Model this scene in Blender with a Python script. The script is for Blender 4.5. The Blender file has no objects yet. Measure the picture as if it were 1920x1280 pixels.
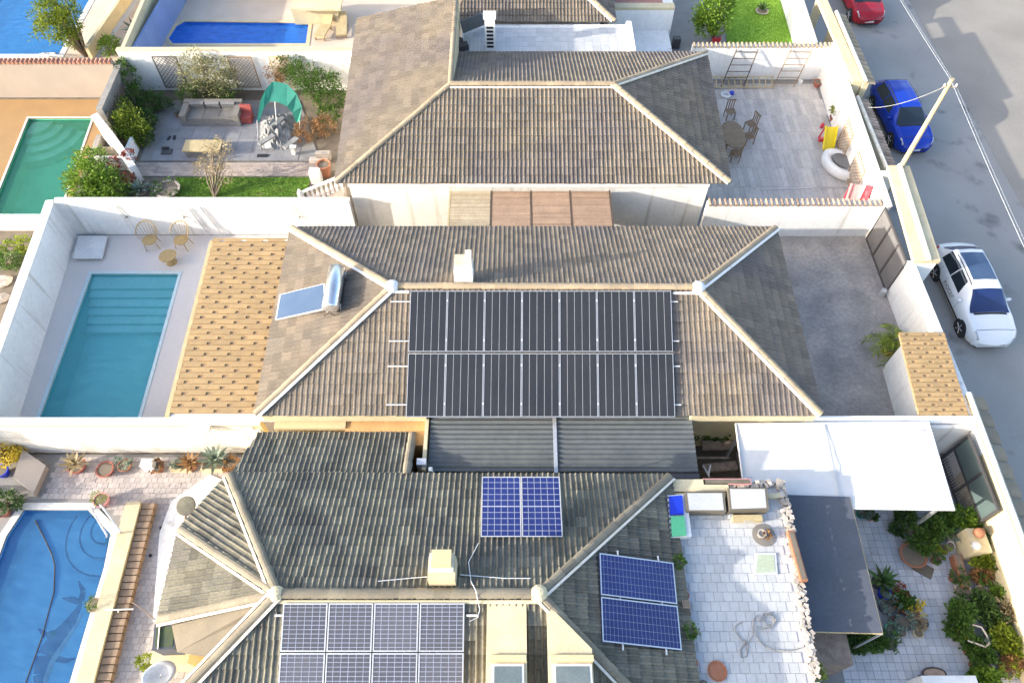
import bpy, bmesh, math, random
from mathutils import Vector, Matrix
from mathutils.geometry import delaunay_2d_cdt
R_ = math.radians
rng = random.Random(11)
S = bpy.context.scene
COL = S.collection

# ------------------------------------------------------------------ camera
CH, CF, CT = 24.0, 1340.0, R_(56)
cd = bpy.data.cameras.new("camera"); cam = bpy.data.objects.new("camera", cd); COL.objects.link(cam)
cd.sensor_width = 36; cd.lens = CF/1920*36; cd.clip_end = 500; cd.clip_start = .5
cam.location = (0, 0, CH); cam.rotation_euler = (R_(90)-CT, 0, 0)
S.camera = cam
# ------------------------------------------------------------------ sky, sun, exposure
SUN_EL, SUN_AZ = R_(16), R_(14.5)          # light travels towards +x, a little towards +y
w = bpy.data.worlds.new("World"); S.world = w; w.use_nodes = True
wn = w.node_tree.nodes; bg = wn["Background"]
sk = wn.new("ShaderNodeTexSky"); sk.sky_type = 'NISHITA'; sk.sun_disc = False
sk.sun_elevation = SUN_EL; sk.sun_rotation = R_(270)-SUN_AZ
sk.air_density = .85; sk.dust_density = 2.5; sk.ozone_density = .6
w.node_tree.links.new(sk.outputs[0], bg.inputs[0]); bg.inputs[1].default_value = 0.15
sd = bpy.data.lights.new("sun", 'SUN'); sun = bpy.data.objects.new("sun", sd); COL.objects.link(sun)
sd.energy = 2.4; sd.angle = R_(.5); sd.color = (1, .93, .8)
ld = Vector((math.cos(SUN_EL)*math.cos(SUN_AZ), math.cos(SUN_EL)*math.sin(SUN_AZ), -math.sin(SUN_EL)))
sun.rotation_euler = ld.to_track_quat('-Z', 'Y').to_euler(); sun.location = (-20, 0, 30)
S.view_settings.view_transform = 'Standard'; S.view_settings.look = 'None'
S.view_settings.exposure = 1.95; S.view_settings.gamma = 1; S.view_settings.use_curve_mapping = False
S.cycles.max_bounces = 8; S.cycles.transparent_max_bounces = 12
S.cycles.caustics_reflective = False; S.cycles.caustics_refractive = False

# ------------------------------------------------------------------ helpers
_f = Vector((0, math.cos(CT), -math.sin(CT))); _u = Vector((0, math.sin(CT), math.cos(CT))); _r = Vector((1, 0, 0))
def W(px, py, z=0.0):
    """survey of the photograph: the point of height z that its pixel shows"""
    d = _f*CF + _r*(px-960) - _u*(py-640)
    t = (z-CH)/d.z
    return Vector((d.x*t, d.y*t, z))
def WP(px, py, n, c):
    d = _f*CF + _r*(px-960) - _u*(py-640); n = Vector(n); o = Vector((0, 0, CH))
    return o + d*((c-o.dot(n))/d.dot(n))
def V(*a): return Vector(a)
ORG = {}
def org(o): return ORG.get(o.name, Vector((0, 0, 0))) if o else Vector((0, 0, 0))
def tag(o, label=None, cat=None, group=None, kind=None):
    if label: o['label'] = label
    if cat: o['category'] = cat
    if group: o['group'] = group
    if kind: o['kind'] = kind
    return o
def thing(name, label, cat, loc=(0, 0, 0), group=None):
    o = bpy.data.objects.new(name, None); COL.objects.link(o); o.empty_display_size = .2
    loc = (loc[0], loc[1], loc[2] if len(loc) > 2 else 0.0)
    o.location = loc; ORG[o.name] = Vector(loc)
    return tag(o, label, cat, group)
def link(name, me, parent=None, M=None):
    """mesh data placed by the world matrix M (before its thing is turned)"""
    o = bpy.data.objects.new(name, me); COL.objects.link(o)
    M = M or Matrix.Identity(4)
    if parent:
        o.parent = parent; M = Matrix.Translation(-org(parent)) @ M
    o.matrix_local = M
    ORG[o.name] = org(parent) + M.translation
    return o
def dup(o, loc=None, rz=None, label=None, sc=None):
    """a copy of a thing with copies of its parts and sub-parts"""
    c = o.copy(); COL.objects.link(c)
    if loc is not None: c.location = loc
    if rz is not None: c.rotation_euler = (0, 0, rz)
    if sc is not None: c.scale = (sc, sc, sc) if not isinstance(sc, tuple) else sc
    if label: c['label'] = label
    ORG[c.name] = Vector(c.location)
    for ch in list(o.children):
        k = ch.copy(); COL.objects.link(k); k.parent = c
        for g in list(ch.children):
            q = g.copy(); COL.objects.link(q); q.parent = k
    return c

class MB:
    def __init__(s): s.v = []; s.f = []; s.m = []; s.mi = 0
    def add(s, vs, fs):
        o = len(s.v); s.v += [tuple(v) for v in vs]; s.f += [tuple(i+o for i in f) for f in fs]; s.m += [s.mi]*len(fs); return s
    def box(s, c, d, rz=0.0, M=None):
        x, y, z = d[0]/2, d[1]/2, d[2]/2
        vs = [V(a, b, e) for e in (-z, z) for b in (-y, y) for a in (-x, x)]
        T = Matrix.Translation(c) @ (M if M else Matrix.Rotation(rz, 4, 'Z'))
        return s.add([T @ v for v in vs], [(0, 2, 3, 1), (4, 5, 7, 6), (0, 1, 5, 4), (2, 6, 7, 3), (0, 4, 6, 2), (1, 3, 7, 5)])
    def bx(s, x0, x1, y0, y1, z0, z1):
        return s.box(((x0+x1)/2, (y0+y1)/2, (z0+z1)/2), (x1-x0, y1-y0, z1-z0))
    def hexa(s, b, t):
        return s.add(list(b)+list(t), [(3, 2, 1, 0), (4, 5, 6, 7), (0, 1, 5, 4), (1, 2, 6, 5), (2, 3, 7, 6), (3, 0, 4, 7)])
    def prism(s, poly, z0, z1):
        n = len(poly); vs = [V(p[0], p[1], z0) for p in poly]+[V(p[0], p[1], z1) for p in poly]
        return s.add(vs, [tuple(range(n-1, -1, -1)), tuple(range(n, 2*n))]+[(i, (i+1) % n, n+(i+1) % n, n+i) for i in range(n)])
    def slab(s, pts, th, top=0.0):
        pts = [Vector(p) for p in pts]; n = (pts[1]-pts[0]).cross(pts[2]-pts[0]).normalized()
        if n.z < 0: pts = pts[::-1]; n = -n
        k = len(pts); vs = [p+n*(top-th) for p in pts]+[p+n*top for p in pts]
        return s.add(vs, [tuple(range(k-1, -1, -1)), tuple(range(k, 2*k))]+[(i, (i+1) % k, k+(i+1) % k, k+i) for i in range(k)])
    def quad(s, *p): return s.add(p, [tuple(range(len(p)))])
    def tube(s, pts, r, n=6):
        pts = [Vector(p) for p in pts]; vs = []; fs = []
        rr = r if isinstance(r, (list, tuple)) else [r]*len(pts)
        for i, p in enumerate(pts):
            d = (pts[min(i+1, len(pts)-1)]-pts[max(i-1, 0)]).normalized()
            a = d.cross(V(0, 0, 1) if abs(d.z) < .9 else V(1, 0, 0)).normalized(); b = d.cross(a)
            vs += [p+(a*math.cos(q*2*math.pi/n)+b*math.sin(q*2*math.pi/n))*rr[i] for q in range(n)]
        for i in range(len(pts)-1):
            for q in range(n):
                fs.append((i*n+q, i*n+(q+1) % n, (i+1)*n+(q+1) % n, (i+1)*n+q))
        fs += [tuple(range(n-1, -1, -1)), tuple(range((len(pts)-1)*n, len(pts)*n))]
        return s.add(vs, fs)
    def lathe(s, c, prof, n=14, M=None):
        c = Vector(c); vs = []; fs = []
        for r, z in prof:
            for q in range(n):
                p = V(r*math.cos(q*2*math.pi/n), r*math.sin(q*2*math.pi/n), z)
                vs.append(c+((M @ p) if M else p))
        for i in range(len(prof)-1):
            for q in range(n):
                fs.append((i*n+q, i*n+(q+1) % n, (i+1)*n+(q+1) % n, (i+1)*n+q))
        fs.append(tuple(range(n-1, -1, -1))); fs.append(tuple(range((len(prof)-1)*n, len(prof)*n)))
        return s.add(vs, fs)
    def leaf(s, p, d, up, L, wd):
        sd_ = d.cross(up)
        if sd_.length < 1e-4: sd_ = V(1, 0, 0)
        sd_.normalize(); up2 = sd_.cross(d).normalized()
        m = p+d*L*.5+up2*L*.12
        return s.add([p, m+sd_*wd*.5, p+d*L, m-sd_*wd*.5], [(0, 1, 2, 3)])
    def build(s, name, mats, parent=None, smooth=False, M=None):
        me = bpy.data.meshes.new(name); me.from_pydata(s.v, [], s.f)
        mats = mats if isinstance(mats, (list, tuple)) else [mats]
        for m in mats: me.materials.append(m)
        if len(mats) > 1: me.polygons.foreach_set('material_index', s.m)
        if smooth: me.polygons.foreach_set('use_smooth', [True]*len(me.polygons))
        me.update()
        return link(name, me, parent, M)

# ------------------------------------------------------------------ materials
def mat(name, c, c2=None, rough=.8, scale=1.2, fine=25, fine_amt=.12, isl=0.0, metal=0.0, bump=0.0, transl=0.0, spec=.5, contrast=.18, c3=None, s3=.35, th3=.56, streak=False):
    m = bpy.data.materials.new(name); m.use_nodes = True
    nt = m.node_tree; N = nt.nodes; L = nt.links; b = N['Principled BSDF']
    b.inputs['Roughness'].default_value = rough; b.inputs['Metallic'].default_value = metal
    b.inputs['Specular IOR Level'].default_value = spec
    g = N.new('ShaderNodeNewGeometry')
    def noise(sc, det=4):
        n = N.new('ShaderNodeTexNoise'); n.inputs['Scale'].default_value = sc; n.inputs['Detail'].default_value = det
        L.new(g.outputs['Position'], n.inputs['Vector']); return n
    n1 = noise(scale); rp = N.new('ShaderNodeMapRange'); rp.inputs[1].default_value = .5-contrast; rp.inputs[2].default_value = .5+contrast
    L.new(n1.outputs['Fac'], rp.inputs[0])
    mx = N.new('ShaderNodeMix'); mx.data_type = 'RGBA'
    c2 = c2 or tuple(x*.82 for x in c)
    mx.inputs[6].default_value = (*c, 1); mx.inputs[7].default_value = (*c2, 1); L.new(rp.outputs[0], mx.inputs[0])
    out = mx.outputs[2]
    if c3:
        n3 = noise(s3, 6)
        if streak:
            mp = N.new('ShaderNodeMapping'); mp.inputs['Scale'].default_value = (3.2, 3.2, .22); L.new(g.outputs['Position'], mp.inputs[0]); L.new(mp.outputs[0], n3.inputs['Vector'])
        r3 = N.new('ShaderNodeMapRange'); r3.inputs[1].default_value = th3-.05; r3.inputs[2].default_value = th3+.1
        L.new(n3.outputs['Fac'], r3.inputs[0])
        m3 = N.new('ShaderNodeMix'); m3.data_type = 'RGBA'; L.new(r3.outputs[0], m3.inputs[0]); L.new(out, m3.inputs[6]); m3.inputs[7].default_value = (*c3, 1)
        out = m3.outputs[2]
    n2 = noise(fine, 3); val = N.new('ShaderNodeMapRange'); val.inputs[1].default_value = .3; val.inputs[2].default_value = .7
    val.inputs[3].default_value = 1-fine_amt; val.inputs[4].default_value = 1+fine_amt
    L.new(n2.outputs['Fac'], val.inputs[0]); vf = val.outputs[0]
    if isl:
        oi = N.new('ShaderNodeObjectInfo'); ad = N.new('ShaderNodeMath'); ad.operation = 'ADD'
        L.new(g.outputs['Random Per Island'], ad.inputs[0]); L.new(oi.outputs['Random'], ad.inputs[1])
        fr = N.new('ShaderNodeMath'); fr.operation = 'FRACT'; L.new(ad.outputs[0], fr.inputs[0])
        ir = N.new('ShaderNodeMapRange'); ir.inputs[3].default_value = 1-isl; ir.inputs[4].default_value = 1+isl; L.new(fr.outputs[0], ir.inputs[0])
        ml = N.new('ShaderNodeMath'); ml.operation = 'MULTIPLY'; L.new(vf, ml.inputs[0]); L.new(ir.outputs[0], ml.inputs[1]); vf = ml.outputs[0]
    hs = N.new('ShaderNodeHueSaturation'); L.new(out, hs.inputs['Color']); L.new(vf, hs.inputs['Value'])
    L.new(hs.outputs[0], b.inputs['Base Color'])
    if bump:
        bp = N.new('ShaderNodeBump'); bp.inputs['Strength'].default_value = bump; bp.inputs['Distance'].default_value = .02
        L.new(n2.outputs['Fac'], bp.inputs['Height']); L.new(bp.outputs[0], b.inputs['Normal'])
    if transl:
        tr = N.new('ShaderNodeBsdfTranslucent'); L.new(hs.outputs[0], tr.inputs[0])
        ms = N.new('ShaderNodeMixShader'); ms.inputs[0].default_value = transl
        L.new(b.outputs[0], ms.inputs[1]); L.new(tr.outputs[0], ms.inputs[2]); L.new(ms.outputs[0], N['Material Output'].inputs[0])
    return m
def water(name, tint, body, amount=.35, strength=.05, scale=3.0):
    """pool water: clear, a diffuse body colour mixed in to brighten it, fresnel reflection and small ripples"""
    m = bpy.data.materials.new(name); m.use_nodes = True; nt = m.node_tree; N = nt.nodes; L = nt.links
    N.remove(N['Principled BSDF'])
    g = N.new('ShaderNodeNewGeometry'); n = N.new('ShaderNodeTexNoise'); n.inputs['Scale'].default_value = scale; n.inputs['Detail'].default_value = 5
    mp = N.new('ShaderNodeMapping'); mp.inputs['Scale'].default_value = (.6, 1.6, 1); L.new(g.outputs['Position'], mp.inputs[0]); L.new(mp.outputs[0], n.inputs['Vector'])
    bp = N.new('ShaderNodeBump'); bp.inputs['Strength'].default_value = .6; bp.inputs['Distance'].default_value = strength; L.new(n.outputs[0], bp.inputs['Height'])
    t = N.new('ShaderNodeBsdfTransparent'); t.inputs[0].default_value = (*tint, 1)
    df = N.new('ShaderNodeBsdfDiffuse'); hs = N.new('ShaderNodeHueSaturation'); hs.inputs['Color'].default_value = (*body, 1); r = N.new('ShaderNodeMapRange'); r.inputs[1].default_value = .3; r.inputs[2].default_value = .7; r.inputs[3].default_value = .82; r.inputs[4].default_value = 1.15
    L.new(n.outputs[0], r.inputs[0]); L.new(r.outputs[0], hs.inputs['Value']); L.new(hs.outputs[0], df.inputs[0]); L.new(bp.outputs[0], df.inputs['Normal'])
    m0 = N.new('ShaderNodeMixShader'); m0.inputs[0].default_value = amount; L.new(t.outputs[0], m0.inputs[1]); L.new(df.outputs[0], m0.inputs[2])
    gl = N.new('ShaderNodeBsdfGlossy'); gl.inputs['Roughness'].default_value = .04; L.new(bp.outputs[0], gl.inputs['Normal'])
    fr = N.new('ShaderNodeFresnel'); fr.inputs[0].default_value = 1.33; L.new(bp.outputs[0], fr.inputs['Normal'])
    mx = N.new('ShaderNodeMixShader'); L.new(fr.outputs[0], mx.inputs[0]); L.new(m0.outputs[0], mx.inputs[1]); L.new(gl.outputs[0], mx.inputs[2])
    L.new(mx.outputs[0], N['Material Output'].inputs[0]); return m
M = {}
M['soil'] = mat('soil', (.2, .16, .12), (.13, .11, .08), scale=2)
M['asphalt'] = mat('asphalt', (.33, .31, .29), (.27, .255, .24), rough=.9, scale=.35, fine=40, fine_amt=.1, c3=(.16, .152, .145), s3=.8, th3=.64)
M['lot'] = mat('lot', (.29, .265, .235), (.23, .212, .19), rough=.95, scale=.3, fine=12, fine_amt=.06)
M['pavement'] = mat('pavement', (.21, .185, .155), (.16, .14, .12), scale=1.5)
M['white'] = mat('white_paint', (.8, .79, .77), (.73, .72, .7), scale=.8, fine=6, fine_amt=.05, c3=(.58, .555, .51), s3=1.0, th3=.62, streak=True)
M['whitew'] = mat('white_weathered', (.74, .72, .68), (.58, .55, .5), scale=2.2, fine=18, fine_amt=.08)
M['cream'] = mat('cream_render', (.6, .52, .34), (.52, .44, .28), scale=1.5, fine=14, fine_amt=.08)
M['yellow_wall'] = mat('yellow_render', (.6, .49, .28), (.54, .43, .24), scale=2, fine=20, fine_amt=.08)
M['shaded_yellow_wall'] = mat('shaded_yellow_render', (.6, .36, .15), (.52, .3, .12), scale=2)  # yellow render again, with the shade of the recess put into its colour
M['pink'] = mat('pink_render', (.4, .335, .285), (.35, .3, .255), scale=.8, fine_amt=.05)
M['stucco_grey'] = mat('grey_stucco', (.155, .132, .096), (.12, .103, .08), scale=2)
M['tileB'] = mat('roof_tile_taupe', (.19, .152, .112), (.148, .125, .1), rough=.85, scale=1.1, fine=18, fine_amt=.18, isl=.19, c3=(.135, .115, .103), s3=.28, th3=.55)
M['tileA'] = mat('roof_tile_tan', (.19, .155, .113), (.152, .128, .103), rough=.85, scale=.9, fine=16, fine_amt=.16, isl=.18, c3=(.135, .115, .105), s3=.22, th3=.53)
M['tileC'] = mat('roof_tile_mossy', (.17, .158, .118), (.12, .115, .094), rough=.9, scale=1.0, fine=14, fine_amt=.2, isl=.28, c3=(.105, .1, .085), s3=.5, th3=.56)
M['cap'] = mat('cap_tile', (.38, .295, .19), (.31, .245, .17), scale=2.5, fine=20, fine_amt=.12, isl=.14)
M['capC'] = mat('cap_tile_grey', (.23, .2, .145), (.18, .16, .12), scale=2.5, fine=20, fine_amt=.14, isl=.14)
M['slabdark'] = mat('roof_deck', (.1, .085, .07))
M['mortar'] = mat('mortar', (.72, .68, .6), (.6, .55, .45), scale=4)
M['shingle'] = mat('shingle', (.42, .28, .13), (.35, .235, .115), scale=3, fine=30, fine_amt=.1, isl=.1)
M['shingledark'] = mat('shingle_under', (.37, .245, .13), (.3, .2, .11))
M['deckB'] = mat('porcelain_deck', (.64, .59, .56), (.59, .55, .525), scale=.6, fine=8, fine_amt=.03, rough=.6)
M['concrete'] = mat('stained_concrete', (.37, .34, .315), (.24, .225, .215), scale=.9, fine=7, fine_amt=.16, c3=(.4, .35, .32), s3=.6, th3=.58)
M['plank'] = mat('wood_look_tile', (.52, .48, .44), (.42, .39, .37), scale=1.3, fine=9, fine_amt=.1, isl=.12)
M['joint'] = mat('joint', (.26, .25, .24))
M['slate'] = mat('slate_paving', (.25, .25, .26), (.2, .2, .215), scale=1.4, fine=12, fine_amt=.08, isl=.1)
M['pathstone'] = mat('path_stone', (.43, .35, .29), (.37, .3, .26), scale=3, isl=.2)
M['orange_deck'] = mat('orange_deck', (.38, .225, .09), (.32, .19, .08), scale=.9, fine=20, fine_amt=.08)
M['cream_deck'] = mat('cream_deck', (.6, .5, .4), (.53, .43, .34), scale=.8)
M['tile_blue'] = mat('terrace_tile', (.5, .5, .495), (.43, .435, .44), scale=2.5, fine=14, fine_amt=.06, isl=.06)
M['tile_light'] = mat('courtyard_tile', (.52, .53, .55), (.45, .46, .49), scale=1.2, fine=14, fine_amt=.06, isl=.1)
M['tile_warm'] = mat('deck_tile', (.46, .41, .38), (.39, .35, .335), scale=1.2, fine=14, fine_amt=.08, isl=.12)
M['grass'] = mat('grass', (.15, .27, .025), (.11, .2, .022), scale=1.6, fine=30, fine_amt=.18, isl=.3, c3=(.2, .24, .05), s3=1.2, th3=.6)
M['grass2'] = mat('grass_bright', (.2, .36, .03), (.17, .32, .025), scale=.8, fine=30, fine_amt=.12, isl=.2)
M['terracotta'] = mat('terracotta', (.36, .15, .08), (.29, .12, .065), scale=6, isl=.12)
M['clay_red'] = mat('clay_red', (.36, .12, .085), (.28, .1, .07), scale=5, isl=.1)
M['brick'] = mat('coping_brick', (.45, .2, .12), (.36, .17, .11), scale=4, isl=.2)
M['edging'] = mat('edging_brick', (.33, .23, .15), (.25, .17, .11), scale=5, isl=.2)
M['stone_brown'] = mat('stone_brown', (.38, .29, .22), (.25, .18, .14), scale=6, fine=20, isl=.35)
M['stone_white'] = mat('stone_white', (.52, .46, .4), (.42, .36, .3), scale=5, isl=.25)
M['metal_dark'] = mat('dark_metal', (.05, .05, .055), (.065, .06, .06), rough=.5, scale=2)
M['gatepanel'] = mat('gate_sheet', (.16, .155, .155), (.13, .125, .13), rough=.55, scale=1.5)
M['gateteal'] = mat('teal_sheet', (.1, .14, .135), (.08, .11, .11), rough=.4)
M['alu'] = mat('aluminium', (.62, .63, .65), (.55, .56, .58), rough=.4, metal=.6)
M['alu_white'] = mat('white_aluminium', (.75, .76, .78), rough=.4)
M['panel_black'] = mat('solar_glass_black', (.022, .024, .028), (.03, .031, .034), rough=.22, scale=.8, fine_amt=.08, spec=.6)
M['panel_line'] = mat('busbar', (.35, .36, .38), rough=.4)
M['panel_blue'] = mat('solar_cell_blue', (.012, .022, .12), (.018, .03, .14), rough=.25, scale=2, isl=.12)
M['panel_grey'] = mat('solar_cell_grey_blue', (.075, .08, .1), (.085, .085, .1), rough=.25, scale=1.2, isl=.15)
M['panel_grid'] = mat('cell_grid', (.3, .33, .43), rough=.4)
M['corr'] = mat('corrugated_sheet', (.115, .125, .125), (.09, .1, .105), rough=.45, scale=.6, fine=4, fine_amt=.1)
M['tarp_white'] = mat('white_awning', (.6, .6, .6), (.55, .55, .55), scale=.5, fine=3, fine_amt=.03, c3=(.6, .55, .48), s3=.35, th3=.66)
M['tarp_grey'] = mat('grey_awning', (.085, .095, .12), (.07, .08, .1), rough=.9, scale=1.0, fine=10, fine_amt=.08)
M['tarp_green'] = mat('green_canvas', (.03, .25, .19), (.025, .2, .16), transl=.3, scale=2)
M['tarp_silver'] = mat('grey_sheeting', (.3, .3, .29), (.15, .15, .15), scale=3)
M['wood'] = mat('wood', (.3, .2, .12), (.22, .15, .09), scale=4, isl=.1)
M['wood_dark'] = mat('dark_wood', (.1, .07, .055), (.075, .055, .045), scale=4)
M['wood_tan'] = mat('tan_wood', (.5, .4, .22), (.42, .33, .18), scale=3)
M['rattan'] = mat('rattan', (.42, .3, .14), (.34, .24, .11), scale=8)
M['wicker'] = mat('grey_wicker', (.2, .195, .19), (.16, .155, .155), scale=8)
M['cushion'] = mat('taupe_cushion', (.21, .19, .165), (.17, .16, .145), scale=3)
M['reed_a'] = mat('pale_reed', (.45, .37, .25), (.38, .3, .2), scale=3, fine=20, fine_amt=.15, isl=.2)
M['reed_b'] = mat('brown_reed', (.36, .24, .16), (.3, .2, .135), scale=2, fine=20, fine_amt=.15, isl=.22)
M['plastic_white'] = mat('white_plastic', (.76, .76, .75), rough=.45)
M['plastic_yellow'] = mat('yellow_plastic', (.72, .58, .02), (.65, .5, .02), rough=.4)
M['plastic_red'] = mat('red_plastic', (.62, .05, .07), (.5, .04, .06), rough=.4)
M['plastic_pink'] = mat('pink_plastic', (.68, .35, .33), (.6, .27, .27), rough=.45)
M['plastic_blue'] = mat('blue_plastic', (.01, .04, .55), (.01, .03, .42), rough=.4)
M['plastic_green'] = mat('mint_plastic', (.12, .52, .26), (.1, .46, .22), rough=.5)
M['black'] = mat('black', (.015, .015, .018), rough=.6)
M['red_cloth'] = mat('red_cloth', (.38, .08, .07), (.28, .06, .055), scale=5)
M['steel'] = mat('polished_steel', (.75, .77, .8), rough=.25, metal=.9)
M['glass_dark'] = mat('car_glass', (.012, .02, .03), rough=.06, spec=.8)
M['glass_blue'] = mat('blue_glass', (.012, .03, .12), (.01, .02, .08), rough=.06, spec=.8, scale=.8)
M['collector'] = mat('collector_glass', (.04, .075, .15), (.055, .09, .16), rough=.1, spec=.7)
M['skylight'] = mat('skylight_glass', (.16, .19, .19), (.12, .15, .16), rough=.15)
M['rubber'] = mat('rubber', (.02, .02, .021), rough=.85)
M['car_white'] = mat('white_car_paint', (.74, .76, .78), (.72, .74, .76), rough=.2, fine_amt=.01)
M['car_blue'] = mat('blue_car_paint', (.004, .035, .36), (.004, .03, .32), rough=.2, fine_amt=.02)
M['car_red'] = mat('red_car_paint', (.3, .01, .02), (.26, .01, .02), rough=.22, fine_amt=.02)
M['plate'] = mat('plate', (.7, .7, .68))
M['lamp_glass'] = mat('headlamp', (.55, .58, .62), (.2, .22, .25), rough=.1, scale=8)
M['pole'] = mat('weathered_pole', (.4, .34, .23), (.31, .27, .18), scale=3)
M['red_floor'] = mat('red_terrace', (.42, .2, .16), (.38, .18, .15), scale=2)
M['blue_wall'] = mat('blue_render', (.2, .28, .5), (.17, .24, .43), scale=1)
M['greywall'] = mat('grey_wall_top', (.3, .28, .25), (.24, .22, .2), scale=3)
M['pool_teal'] = mat('teal_pool_tile', (.26, .7, .74), (.23, .66, .7), scale=1.2, fine=14, fine_amt=.05)
M['pool_step'] = mat('teal_step_tile', (.4, .8, .82), (.37, .77, .79), scale=1.5)
M['pool_green'] = mat('green_pool_tile', (.13, .66, .36), (.11, .6, .33), scale=.7)
M['pool_greenstep'] = mat('green_step_tile', (.34, .76, .52), (.3, .7, .48))
M['pool_blue'] = mat('blue_pool_tile', (.17, .48, .86), (.145, .44, .82), scale=.8, fine=18, fine_amt=.06)
M['pool_deep'] = mat('deep_blue_pool_tile', (.03, .22, .84), (.025, .19, .78), scale=.8)
M['pool_sky'] = mat('bright_blue_pool_tile', (.09, .45, .86), (.075, .41, .82), scale=.8)
M['pool_edge'] = mat('pool_edge_tile', (.55, .68, .7), (.5, .62, .65))
M['mosaic'] = mat('dolphin_mosaic', (.03, .006, .32), (.026, .005, .26), scale=5)
M['mosaic_l'] = mat('dolphin_belly_mosaic', (.25, .36, .6))
M['water_teal'] = water('teal_water', (.95, .98, .985), (.17, .7, .74), .27)
M['water_green'] = water('green_water', (.95, .985, .97), (.14, .62, .4), .2)
M['water_blue'] = water('blue_water', (.95, .98, .99), (.16, .52, .88), .16)
M['water_deep'] = water('deep_blue_water', (.95, .97, .99), (.05, .26, .9), .5)
M['water_sky'] = water('bright_blue_water', (.95, .98, .99), (.06, .32, .72), .4)
def leafmat(name, c, c2, isl=.45): return mat(name, c, c2, rough=.6, scale=2.2, fine=9, fine_amt=.15, isl=isl, transl=.3, spec=.3)
M['leaf'] = leafmat('leaf_green', (.1, .185, .03), (.06, .125, .022))
M['leaf_y'] = leafmat('leaf_yellow_green', (.26, .31, .03), (.16, .22, .022))
M['leaf_d'] = leafmat('leaf_dark', (.085, .155, .035), (.055, .11, .03))
M['leaf_t'] = leafmat('leaf_tan', (.4, .33, .2), (.3, .24, .14))
M['leaf_o'] = leafmat('leaf_rust', (.34, .19, .08), (.25, .14, .06))
M['leaf_g'] = leafmat('leaf_grey_green', (.2, .26, .2), (.14, .19, .15))
M['leaf_r'] = leafmat('leaf_red', (.3, .07, .04), (.2, .05, .03))
M['leaf_b'] = leafmat('leaf_bright', (.2, .31, .035), (.12, .22, .025))
M['flower_y'] = leafmat('flower_yellow', (.6, .48, .05), (.5, .38, .05))
M['flower_w'] = leafmat('blossom', (.34, .32, .17), (.19, .2, .09))
M['bark'] = mat('bark', (.2, .15, .1), (.14, .11, .08), scale=8)

# ------------------------------------------------------------------ sheets with holes
def sheet(name, outer, holes, z, m, kind='structure', label=None, cat=None):
    """a ground sheet (outer polygon minus the holes), z a number or a function of x, y"""
    pts = []; edges = []
    for poly in [outer]+list(holes):
        o = len(pts); pts += [Vector((p[0], p[1])) for p in poly]; edges += [(o+i, o+(i+1) % len(poly)) for i in range(len(poly))]
    vs, es, fs, *_ = delaunay_2d_cdt(pts, edges, [], 0, 1e-4)
    def inside(p, poly):
        c = False; j = len(poly)-1
        for i in range(len(poly)):
            a, b = poly[i], poly[j]
            if (a[1] > p.y) != (b[1] > p.y) and p.x < (b[0]-a[0])*(p.y-a[1])/(b[1]-a[1])+a[0]: c = not c
            j = i
        return c
    keep = []
    for f in fs:
        ce = sum((vs[i] for i in f), Vector((0, 0)))/len(f)
        if inside(ce, outer) and not any(inside(ce, h) for h in holes): keep.append(f)
    zz = z if callable(z) else (lambda x, y: z)
    me = bpy.data.meshes.new(name); me.from_pydata([(v.x, v.y, zz(v.x, v.y)) for v in vs], [], keep); me.materials.append(m)
    bm = bmesh.new(); bm.from_mesh(me); bmesh.ops.delete(bm, geom=[v for v in bm.verts if not v.link_faces], context='VERTS'); bmesh.ops.recalc_face_normals(bm, faces=bm.faces)
    if bm.faces and sum(f.normal.z for f in bm.faces) < 0: bmesh.ops.reverse_faces(bm, faces=bm.faces)
    bm.to_mesh(me); bm.free()
    o = link(name, me); 
    return tag(o, label, cat, None, kind)
def offset(poly, d):
    """grow a counter-clockwise polygon by d"""
    n = len(poly); out = []
    for i in range(n):
        p, a, b = Vector(poly[i][:2]), Vector(poly[i-1][:2]), Vector(poly[(i+1) % n][:2])
        e1 = (p-a).normalized(); e2 = (b-p).normalized(); n1 = Vector((e1.y, -e1.x)); n2 = Vector((e2.y, -e2.x))
        k = (n1+n2); out.append(tuple(p+k*(d/max(.3, 1+n1.dot(n2)))))
    return out
def ccw(poly):
    a = sum(poly[i-1][0]*poly[i][1]-poly[i][0]*poly[i-1][1] for i in range(len(poly)))
    return list(poly) if a > 0 else list(poly)[::-1]
def P2(*pp): return ccw([tuple(W(x, y)[:2]) for x, y in pp])

pool_polys = {
 'teal': ccw([(-18.2, 19.72), (-14.42, 19.72), (-14.08, 11.75), (-17.82, 11.75)]),
 'green': ccw([(-24.8, 29.98), (-21.55, 29.98), (-20.85, 22.95), (-24.0, 22.95)]),
 'sky': ccw([(-31, 35.4), (-25.15, 35.4), (-25.3, 44), (-31, 44)]),
 'deep': ccw([(-19.35, 38.1), (-19.0, 38.55), (-11.75, 38.4), (-11.6, 36.4), (-19.1, 36.4), (-19.5, 36.9)]),
 'dolphin': ccw([tuple(W(*p)[:2]) for p in [(45, 955), (165, 955), (208, 1000), (196, 1062), (128, 1290), (60, 1420), (-140, 1420), (-60, 1200), (12, 1005)]]),
}
holes = [offset(p, -.02) for p in pool_polys.values()]
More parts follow.
